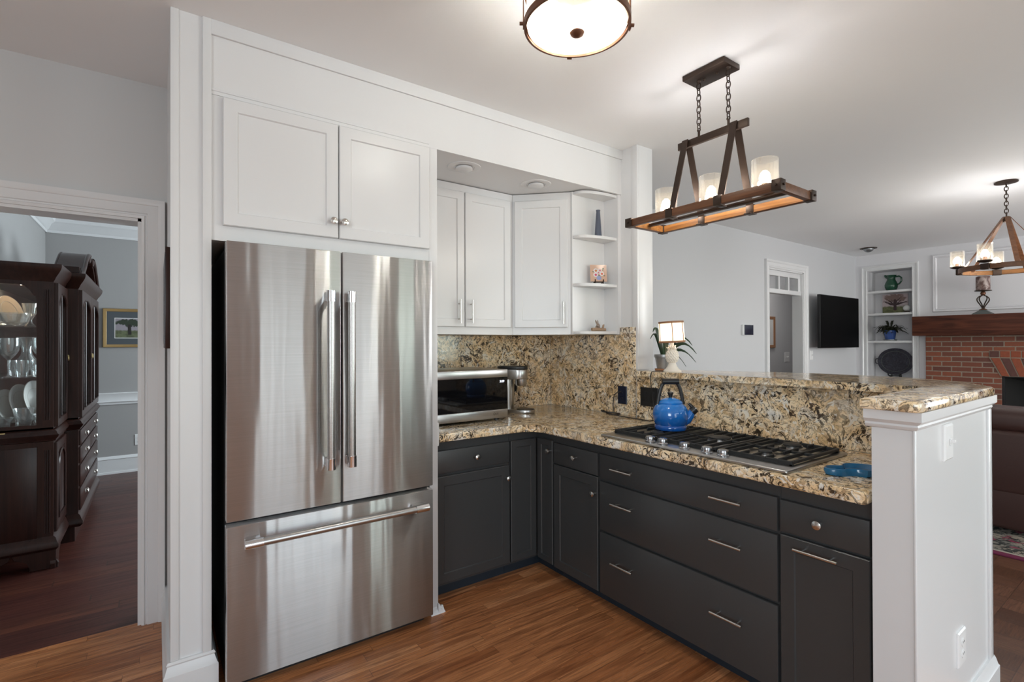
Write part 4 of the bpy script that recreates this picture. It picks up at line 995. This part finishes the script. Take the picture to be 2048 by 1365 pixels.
# christmas cactus
o = thing('potted_cactus', 'trailing dark leafed plant in a blue pot on the third bookcase shelf', 'plant', (8.90, 2.80, SH[1]))
MB().lathe(((.078, 0), (.082, .008), (.082, .016), (.06, .017)), (8.90, 2.80, SH[1]), 28).build('saucer', 'galv', o)
MB().lathe(((.056, 0), (.060, .006), (.074, .110), (.084, .114), (.086, .142), (.078, .142), (.0, .125)), (8.90, 2.80, SH[1]+.010), 32).build('pot', 'blue_glaze', o)
random.seed(11)
for k in range(60):
    a = random.uniform(0, 2*PI); L = random.uniform(.07, .165)*(1.15 if abs(math.sin(a)) > .7 else .75); rise = random.uniform(.02, .11); drop = random.uniform(.0, .10)
    if k in (3, 9): rise = .15; drop = 0
    pp = []; rr_ = []
    for i in range(8):
        u = i/7; pp.append((8.90+math.cos(a)*(.03+L*u)*.8, 2.80+math.sin(a)*(.03+L*u*1.1), SH[1]+.150+rise*math.sin(u*PI*.62)-drop*u*u)); rr_.append((.021*(.55+.45*abs(math.sin(u*PI*3.3)))*(1 if i < 7 else .2), .002))
    MB().tube(pp, rr_, 6, flat=(0, 0, 1)).build('stem', 'leaf2', o)
# oval platter
o = thing('oval_platter', 'dark embossed oval platter standing on the lowest visible bookcase shelf', 'platter', (8.98, 2.765, SH[0]))
ov = lambda k, dx: [(8.985+dx, 2.765+.222*k*math.cos(2*PI*i/48), SH[0]+.252+.198*k*math.sin(2*PI*i/48)) for i in range(48)]
MB().rings([ov(.92, .012), ov(1.0, 0), ov(1.0, -.010), ov(.95, -.012), ov(.80, .002), ov(.74, .004)]).build('dish', 'plate_dark', o)
MB().torus((8.985, 2.765, SH[0]+.252), .165, .004, (1, 0, 0), 48, 6, sx=.93, sy=1.06).build('rim_bead', 'stone_grey', o)
for s in (-1, 1): MB().torus((8.985, 2.765+s*.228, SH[0]+.252), .035, .006, (1, 0, 0), 20, 6, sx=1.1, sy=.7).build('handle', 'plate_dark', o)
o = thing('plate_stand', 'black stand under the dark oval platter', 'stand', (8.97, 2.765, SH[0]))
m = MB()
for s in (-1, 1): m.tube([(8.93, 2.765+s*.075, SH[0]+.075), (8.935, 2.765+s*.07, SH[0]+.045), (8.96, 2.765+s*.06, SH[0]+.04), (8.99, 2.765+s*.06, SH[0]+.006), (9.03, 2.765+s*.06, SH[0]+.006), (9.02, 2.765+s*.05, SH[0]+.18)], .008, 6)
m.tube([(8.962, 2.765-.06, SH[0]+.04), (8.962, 2.765+.06, SH[0]+.04)], .006, 6); m.tube([(8.95, 2.765+s*.07, SH[0]+.008) for s in (-1, 1)], .008, 6); m.build('frame', 'black', o)
# ------------------------------------------------------------------ fireplace
MZ0, MZ1 = 1.488, 1.753
o = MB().box(8.50, FX-.001, -.55, 2.422, MZ0, MZ1, .006).build('mantel_beam', 'mantel'); tag(o, 'thick dark rustic wooden mantel beam over the brick fireplace', 'mantel')
t = thing('fireplace', 'red brick fireplace with dark firebox under the wooden mantel', 'fireplace', (8.72, .9, 0))
BXF = 8.70; bz = .965; by1 = 1.566; by0 = .20
MB().box(BXF, FX, by1, 2.325, 0, MZ0).box(BXF, FX, -.55, by0, 0, MZ0).box(BXF, FX, by0, by1, bz, MZ0).box(BXF, FX, by0, by1, 0, .25).build('brick_surround', 'brick', t)
fb = MB(); fb.rings([[(FX+.0, by0, .25), (FX+.0, by1, .25), (FX+.0, by1, bz), (FX+.0, by0, bz)], [(9.2, by0+.2, .25), (9.2, by1-.2, .25), (9.2, by1-.2, bz-.1), (9.2, by0+.2, bz-.1)]], False, True)
fb.build('firebox', 'firebox', t)
MB().box(BXF+.03, BXF+.05, by0, by1, bz-.012, bz).box(BXF+.03, BXF+.05, by1-.03, by1, .25, bz).box(BXF+.03, BXF+.05, by0, by0+.03, .25, bz).build('firebox_frame', 'black', t)
# splayed flat arch and the half brick course above it
ah = .235; n = 17
MB().prism(((by0-.01, bz), (by1+.008, bz), (by1+.112, bz+ah), (by1+.112, bz+ah+.09), (by0-.20, bz+ah+.09), (by0-.20, bz+ah)), 'x', BXF-.004, BXF).build('arch_mortar', 'mortar', t)
for k in range(n):
    f0, f1 = k/n, (k+1)/n
    yb0, yb1 = by1-(by1-by0)*f0+.0, by1-(by1-by0)*f1
    tw = .10
    yt0, yt1 = (by1+tw)-(by1-by0+2*tw)*f0, (by1+tw)-(by1-by0+2*tw)*f1
    g = .006
    MB().prism(((yb0-g, bz+.004), (yt0-g, bz+ah-.006), (yt1+g, bz+ah-.006), (yb1+g, bz+.004)), 'x', BXF-.010, BXF, .002, 1).build('arch_brick', 'brickA' if (k*7) % 5 not in (1, 2) else 'brickB', t)
    if k < 16:
        y = by1+.105-.098*k
        MB().box(BXF-.008, BXF, y-.088, y, bz+ah+.006, bz+ah+.084, .002, 1).build('arch_brick', 'brickA' if (k*3) % 4 else 'brickB', t)
# candle holder on the mantel
t = thing('candle_holder', 'twisted iron candle holder with grey foot on the mantel', 'candle holder', (8.60, 1.71, MZ1))
q = Vector((8.60, 1.71, MZ1))
MB().rings([[(q.x+s*a, q.y+c*a, q.z+z) for s, c in ((-1, -1), (1, -1), (1, 1), (-1, 1))] for a, z in ((.092, 0), (.092, .006), (.085, .012), (.035, .050), (.030, .056))]).build('foot', 'stone_grey', t)
MB().lathe(((.036, 0), (.040, .006), (.022, .016), (.016, .02)), q+Z*.056, 20).sphere(q+Z*.268, .028, 16).build('collar', 'bronze_rust', t)
m = MB()
for k in range(4):
    a = k*PI/2+.4; pp = []
    for i in range(13):
        u = i/12; r = .008+.060*math.sin(u**2.0*PI)**.8 if 0 < u < 1 else .010
        pp.append(q+Vector((r*math.cos(a+u*.5), r*math.sin(a+u*.5), .07+.175*u)))
    m.tube(pp, .0065, 6)
m.build('twisted_stem', 'bronze', t)
MB().lathe(((.03, 0), (.080, .006), (.086, .014), (.08, .016)), q+Z*.292, 28).build('candle_plate', 'bronze', t)
o = MB().lathe(((.068, 0), (.069, .004), (.069, .170), (.062, .177), (.0, .170)), q+Z*.3085, 28).build('pillar_candle', 'candle'); tag(o, 'fat marbled pillar candle in the mantel candle holder', 'candle')
# ------------------------------------------------------------------ sofa and rug
o = MB().box(4.50, 7.6, -1.6, 2.3, 0, .012, .004).build('area_rug', 'rug'); tag(o, 'oriental patterned rug with magenta border under the leather sofa', 'rug')
t = thing('sofa', 'dark brown leather sofa seen from behind in the living room', 'sofa', (5.4, .25, .012))
MB().box(4.99, 5.95, -.95, 1.45, .045, .40, .03, 3).build('base', 'leather', t)
MB().box(4.985, 5.20, -.93, 1.43, .30, .76, .035, 3).build('back_frame', 'leather', t)
for k in range(2):
    MB().box(5.0, 5.36, -.92+k*1.175, .25+k*1.175, .735, .915, .07, 4).build('back_roll', 'leather', t)
    MB().box(5.2, 5.9, -.70+k*.95, .24+k*.95, .38, .52, .05, 3).build('seat_cushion', 'leather', t)
for y in (-1.0, 1.22): MB().box(5.0, 5.95, y, y+.28, .05, .66, .07, 3).build('arm', 'leather', t)
for x in (5.04, 5.9):
    for y in (-.88, 1.38): MB().cyl((x, y, .012), (x, y, .05), .03, 12).build('foot', 'cherry', t)
# ------------------------------------------------------------------ dining room: china cabinet
t = thing('china_cabinet', 'tall dark cherry breakfront china cabinet with glass sides in the dining room', 'china cabinet', (-.72, 5.3, 0))
SY, EY, XB, XF, XC = 4.25, 6.42, -.92, -.53, -.455      # side facing the viewer, far end, back, wing front, centre front
CY0, CY1 = 4.70, 5.97
WZ = .83
# base
b = MB(); b.prism(((XB, SY), (XF, SY), (XF, CY0), (XC, CY0), (XC, CY1), (XF, CY1), (XF, EY), (XB, EY)), 'z', .16, .80)
b.build('base', 'cherry', t)
def step(dz, name, mat='cherry', back=True):
    m = MB(); rs = []
    for d, z in dz:
        rs.append([(XB, SY-d, z), (XF+d, SY-d, z), (XF+d, CY0-d, z), (XC+d, CY0-d, z), (XC+d, CY1+d, z), (XF+d, CY1+d, z), (XF+d, EY+d, z), (XB, EY+d, z)])
    return m.rings(rs).build(name, mat, t)
step(((.0, .795), (.012, .80), (.014, .81), (.026, .825), (.03, .838), (.022, .845), (.018, .858), (.0, .872)), 'waist_moulding')
step(((.0, .20), (.012, .19), (.02, .165), (.028, .15), (.028, .13), (.018, .118), (.012, .11)), 'base_moulding')
# bracket feet
def foot(poly, axis, a0, a1): MB().prism(poly, axis, a0, a1, .003, 1).build('foot', 'cherry', t)
fp = lambda o, s: [(o, .115), (o+s*.20, .115), (o+s*.19, .085), (o+s*.13, .06), (o+s*.115, .02), (o+s*.125, 0), (o-s*.012, 0), (o-s*.015, .03), (o+s*.0, .05)]
MB().prism(fp(XF+.012, -1), 'y', SY-.014, SY+.012, .003, 1).build('foot', 'cherry', t)
foot([(y, z) for y, z in fp(SY-.012, 1)], 'x', XF-.012, XF+.014)
foot([(y, z) for y, z in fp(EY+.012, -1)], 'x', XF-.012, XF+.014)
MB().prism(fp(XB+.0, 1), 'y', SY-.014, SY+.012, .003, 1).build('foot', 'cherry', t)
MB().box(XB+.02, XC-.02, CY0+.02, CY1-.02, .0, .115).build('plinth', 'cherry', t)
# upper case
UZ0, UZ1 = .87, 1.80
MB().box(XB, XC, CY0, CY1, UZ1, 1.86).box(XB, XF, SY, CY0, UZ1, 1.86).box(XB, XF, CY1, EY, UZ1, 1.86).box(XB, XC, CY0, CY1, UZ0-.01, UZ0+.012).box(XB, XF, SY, EY, UZ0-.01, UZ0+.012).build('case_frame', 'cherry', t)
MB().box(XB, XB+.012, SY, EY, UZ0, UZ1).build('back_panel', 'cherry', t)
step(((.0, 1.80), (.008, 1.815), (.014, 1.83), (.03, 1.855), (.040, 1.875), (.044, 1.89), (.044, 1.908), (.0, 1.912)), 'cornice')
# side panel facing the viewer: frame with an arched-top glass opening
gx0, gx1, gz0, gz1 = -.862, -.609, .903, 1.776
op = [(gx0, gz0), (gx1, gz0), (gx1, gz1-.075), (gx1-.012, gz1-.068), (gx1-.030, gz1-.035), (gx1-.055, gz1-.008), (gx1-.085, gz1), (gx0+.085, gz1), (gx0+.055, gz1-.008), (gx0+.03, gz1-.035), (gx0+.012, gz1-.068), (gx0, gz1-.075)]
def frame_with_hole(outer, hole, axis, a0, a1, name, root=t, mat='cherry'):
    bm = bmesh.new(); P = lambda u, v, a: {'y': (u, a, v), 'x': (a, u, v)}[axis]
    eds = []
    for lp in (outer, hole):
        vs = [bm.verts.new(P(u, v, a0)) for u, v in lp]; eds += [bm.edges.new((vs[i], vs[(i+1) % len(vs)])) for i in range(len(vs))]
    bmesh.ops.triangle_fill(bm, edges=eds, use_beauty=True)
    ret = bmesh.ops.extrude_face_region(bm, geom=list(bm.faces))
    bmesh.ops.translate(bm, vec=Vector(P(0, 0, a1))-Vector(P(0, 0, a0)), verts=[v for v in ret['geom'] if isinstance(v, bmesh.types.BMVert)])
    m = MB(); m.bm.free(); m.bm = bm
    return m.build(name, mat, root)
sp = frame_with_hole([(XB, UZ0), (XF, UZ0), (XF, UZ1), (XB, UZ1)], op, 'y', SY, SY+.022, 'side_panel')
MB().prism(op, 'y', SY+.010, SY+.013).build('side_glass', 'cab_glass', sp)
# reeded corner posts and raised lines on the side
m = MB()
for k in range(3): m.cyl((XF-.018-.011*k, SY-.002, UZ0+.06), (XF-.018-.011*k, SY-.002, UZ1-.05), .0045, 8)
for k in range(3): m.cyl((XF-.016-.011*k, SY-.002, .22), (XF-.016-.011*k, SY-.002, .74), .0045, 8)
m.build('reeding', 'cherry', t)
MB().box(XB+.02, XF-.075, SY-.003, SY+.004, .19, .765, .002).build('base_side_panel', 'cherry', t)
# doors of wing and centre, facing +x
def glass_door(x, y0, y1, nm, hx):
    w = y1-y0; a0, a1 = y0+.05, y1-.05; zt = UZ1-.05; n = 8
    hole = [(a0, UZ0+.06), (a1, UZ0+.06)] + [((a0+a1)/2+(a1-a0)/2*math.cos(PI*i/n), zt-.10+.09*math.sin(PI*i/n)) for i in range(n+1)]
    d = frame_with_hole([(y0, UZ0+.012), (y1, UZ0+.012), (y1, UZ1-.005), (y0, UZ1-.005)], hole, 'x', x, x+.02, 'door')
    MB().prism(hole, 'x', x+.006, x+.009).build('glass', 'cab_glass', d)
    MB().tube([(x+.02, u, v) for u, v in hole], .006, 6, True).build('bead', 'cherry', d)
    MB().tube([(x+.012, (a0+a1)/2, UZ0+.06), (x+.012, (a0+a1)/2, zt-.02)], .006, 6).build('muntin', 'cherry', d)
    MB().torus((x+.028, hx, 1.31), .012, .0035, (1, 0, 0), 14, 6, sx=1.4).sphere((x+.024, hx, 1.326), .006, 8).build('pull', 'brass', d)
glass_door(XF, SY+.02, CY0-.02, 'door', CY0-.045)
glass_door(XC, CY0+.02, (CY0+CY1)/2-.002, 'door', (CY0+CY1)/2-.03)
glass_door(XC, (CY0+CY1)/2+.002, CY1-.02, 'door', (CY0+CY1)/2+.03)
glass_door(XF, CY1+.02, EY-.02, 'door', CY1+.045)
for y in (CY0, CY1-.02): MB().box(XF, XC, y, y+.02, UZ0, UZ1).build('centre_stile', 'cherry', t)
MB().box(XB, XF, EY-.022, EY, UZ0, UZ1).build('side_panel', 'cherry', t)
# swan-neck pediment on the centre section
def swan(y0, y1, s):
    pts = []
    for i in range(15):
        u = i/14; pts.append((y0+(y1-y0)*u, 1.905+.215*(3*u*u-2*u*u*u) + .012*math.sin(u*PI)))
    low = [(y, max(1.905, z-.055-.02*(1-abs(2*i/14-1)))) for i, (y, z) in enumerate(pts)]
    MB().prism(pts+low[::-1], 'x', -.60, XC+.012).build('pediment', 'cherry', t)
    MB().tube([(XC+.018, y, z-.008) for y, z in pts], .014, 10).build('pediment_moulding', 'cherry', t)
    MB().tube([(-.60, y, z) for y, z in pts], .006, 6)  .build('pediment_moulding', 'cherry', t)
    MB().lathe(((.034, 0), (.034, .02), (.02, .026), (0, .03)), (XC, y1, 2.088), 18, (1, 0, 0)).build('rosette', 'cherry', t)
swan(CY0-.03, 5.22, 1); swan(CY1+.03, 5.46, -1)
MB().box(-.60, XC, CY0+.05, CY1-.05, 1.905, 1.965).build('pediment_panel', 'cherry', t)
# drawers and lower doors
def drawer(y0, y1, z0, z1, pulls, x=XC):
    d = MB().nested((x+.016, y0, z0), (0, 1, 0), (1, 0, 0), y1-y0, z1-z0, ((0, -.016), (0, -.006), (.004, -.004), (.010, 0))).build('drawer', 'cherry', t)
    for y in pulls:
        zc = (z0+z1)/2; m = MB().lathe(((.030, 0), (.028, .003), (.01, .005)), (x+.016, y, zc), 14, (1, 0, 0), sx=.62, sy=1.)
        for s in (-1, 1): m.sphere((x+.026, y+s*.022, zc+.010), .0065, 8)
        m.tube([(x+.030, y+.024*math.cos(q), zc+.010-.024*math.sin(q)) for q in [PI*i/10 for i in range(11)]], .004, 6)
        m.build('pull', 'silver', d)
drawer(CY0+.03, CY1-.03, .68, .785, (CY0+.28, CY1-.28)); ym = (CY0+CY1)/2
drawer(CY0+.03, ym-.006, .55, .665, (CY0+.30,)); drawer(ym+.006, CY1-.03, .55, .665, (CY1-.30,))
drawer(CY0+.03, CY1-.03, .385, .535, (CY0+.28, CY1-.28)); drawer(CY0+.03, CY1-.03, .215, .37, (CY0+.28, CY1-.28))
for y0, y1 in ((SY+.025, CY0-.025), (CY1+.025, EY-.025)):
    d = MB().nested((XF+.016, y0, .215), (0, 1, 0), (1, 0, 0), y1-y0, .565, ((0, -.016), (0, -.004), (.004, 0), (.05, 0), (.058, -.006))).build('lower_door', 'cherry', t)
    q = [(y0+.065, .29), (y1-.065, .29)] + [((y0+y1)/2+((y1-y0)/2-.065)*math.cos(PI*i/8), .63+.08*math.sin(PI*i/8)) for i in range(9)]
    MB().tube([(XF+.014, u, v) for u, v in q], .008, 6, True).build('arched_bead', 'cherry', d)
MB().box(-.80, -.745, SY-.012, SY, .842, .868, .003).build('latch', 'brass', t)
# glass shelves inside
CZ = (UZ0+.0125, 1.200, 1.520)
for z in CZ[1:]:
    MB().box(XB+.014, XF-.006, SY+.03, EY-.03, z-.008, z).build('glass_shelf', 'cab_glass', t)
MB().cyl((-.70, 4.55, 1.797), (-.70, 4.55, 1.80), .03, 16).build('interior_lamp', 'bulb', t)
light('cabinet_lamp', 'POINT', (-.70, 4.62, 1.77), .4, (1, .82, .62), .03)
light('cabinet_lamp', 'POINT', (-.72, 5.35, 1.77), .8, (1, .82, .62), .03)
# contents
def lobj(name, label, cat, prof, x, y, z, mat='crystal', group=None, n=28):
    o = MB().lathe(prof, (x, y, z), n).build(name, mat); return tag(o, label, cat, group)
def cp(o, x, y, z, label=None):
    c = o.copy(); COL.objects.link(c); c.location = (x, y, z)
    if label: c['label'] = label
    return c
lobj('glass_bowl', 'cut crystal bowl on the top shelf of the china cabinet', 'bowl', ((.045, 0), (.06, .004), (.085, .03), (.095, .07), (.098, .085), (.092, .085), (.08, .03), (.0, .012)), -.755, 4.42, CZ[2])
def stand_plate(label, x, y, z, r, mat, rz, group=None, tilt=.28):
    m = MB().lathe(((r*.55, 0), (r*.62, .003), (r, .016), (r, .019), (r*.62, .008), (0, .006)), (0, 0, 0), 32)
    m.xf(Matrix.Translation((x, y, z)) @ Matrix.Rotation(rz, 4, 'Z') @ Matrix.Translation((0, 0, r*math.cos(tilt)+.004)) @ Matrix.Rotation(PI/2-tilt, 4, 'X'))
    R = Matrix.Translation((x, y, z)) @ Matrix.Rotation(rz, 4, 'Z') @ Matrix.Translation((0, 0, r*math.cos(tilt)+.004)) @ Matrix.Rotation(PI/2-tilt, 4, 'X')
    o = tag(m.build('plate', mat), label, 'plate', group)
    MB().torus((0, 0, .018), r*.985, .0018, n=32, k=6).xf(R).build('rim', 'silver', o); MB().torus((0, 0, .008), r*.63, .0012, n=32, k=6).xf(R).build('rim', 'silver', o)
    return o
stand_plate('tan plate standing upright behind the cut crystal bowl', -.80, 4.625, CZ[2], .105, 'china_tan', 1.15)
o = MB().lathe(((.028, 0), (.033, .004), (.012, .03), (.010, .05), (.03, .09), (.042, .16), (.040, .16), (.028, .092), (.0, .07)), (-.69, 4.60, CZ[2]), 24).build('goblet', 'crystal'); tag(o, 'crystal goblet on the top china cabinet shelf right of the bowl', 'glass')
gob = ((.036, 0), (.037, .003), (.008, .010), (.005, .02), (.005, .105), (.022, .125), (.046, .160), (.056, .205), (.054, .245), (.0525, .245), (.054, .205), (.044, .162), (.0, .128))
g = lobj('wine_goblet', 'large stemmed goblet at the left of the middle china cabinet shelf', 'glass', gob, -.752, 4.36, CZ[1], group='stemware')
cp(g, -.60, 4.41, CZ[1], 'large stemmed goblet at the right edge of the middle china cabinet shelf')
lobj('decanter', 'flared glass decanter on the middle china cabinet shelf', 'decanter', ((.05, 0), (.062, .006), (.066, .05), (.052, .10), (.030, .135), (.024, .165), (.030, .21), (.052, .255), (.050, .255), (.022, .17), (.03, .13), (.05, .09), (.0, .02)), -.70, 4.56, CZ[1])
tum = ((.026, 0), (.027, .004), (.033, .05), (.038, .105), (.0365, .105), (.030, .05), (.0, .012))
q0 = lobj('tumbler', 'small clear tumbler in front of the decanter', 'glass', tum, -.688, 4.340, CZ[1], group='tumblers')
for k, (x, y) in enumerate(((-.611, 4.325), (-.735, 4.445))):
    cp(q0, x, y, CZ[1], ('small clear tumbler beside the corner post', 'small clear tumbler between goblet and decanter')[k])
for k, (x, y, r, rz, lab) in enumerate(((-.87, 4.52, .12, 1.2, 'white plate leaning at the left of the lowest glass shelf'), (-.80, 4.58, .115, 1.2, 'silver-rimmed white plate standing left of centre on the lowest cabinet shelf'), (-.735, 4.62, .13, 1.2, 'large silver-rimmed white plate standing in the middle of the lowest cabinet shelf'), (-.665, 4.64, .14, 1.2, 'tall white plate standing beside the corner post on the lowest cabinet shelf'), (-.605, 4.625, .085, 1.2, 'small white saucer standing beside the corner post'))):
    stand_plate(lab, x, y, CZ[0], r, 'china_white', rz, 'standing white plates')
bw = ((.03, 0), (.045, .004), (.058, .05), (.068, .068), (.066, .068), (.05, .03), (.0, .01))
q1 = lobj('glass_bowl', 'small clear bowl at the front left of the lowest cabinet shelf', 'bowl', bw, -.79, 4.335, CZ[0], group='small clear bowls')
cp(q1, -.607, 4.46, CZ[0], 'small clear bowl in front of the tall white plate')
lobj('glass_vase', 'flared clear glass vase between the bowls on the lowest cabinet shelf', 'vase', ((.034, 0), (.038, .006), (.04, .05), (.052, .118), (.050, .118), (.036, .05), (.0, .012)), -.685, 4.37, CZ[0])
# picture in the dining room and on the alcove wall
t = thing('framed_picture', 'gilt framed landscape with an oak tree on the dining room wall', 'picture', (-.26, 6.95, 1.373))
pm = picture('landscape_print', (.30, .27, .30), (.028, .040, .024), (.075, .085, .045), (.02, .016, .014), .38, 'x', -.243, 1.585, .30, .20)
frame_pic(t, -.472, .10, 1.373, 1.796, 6.95, .034, 'gold_frame', 'mat_grey', pm, .072)
MB().box(-.472+.099, .10-.099, 6.95-.0128, 6.95-.0118, 1.373+.099, 1.796-.099).build('inner_liner', 'paper', t)
t = thing('framed_picture', 'narrow dark framed picture on the alcove wall beside the doorway casing', 'picture', (AX0, 2.80, 1.37))
MB().box(AX0-.016, AX0, 2.44, 3.06, 1.385, 1.795, .002).build('frame', 'cherry', t)
MB().box(AX0-.0175, AX0-.015, 2.46, 3.04, 1.405, 1.775).build('print', 'outlet_dark', t)
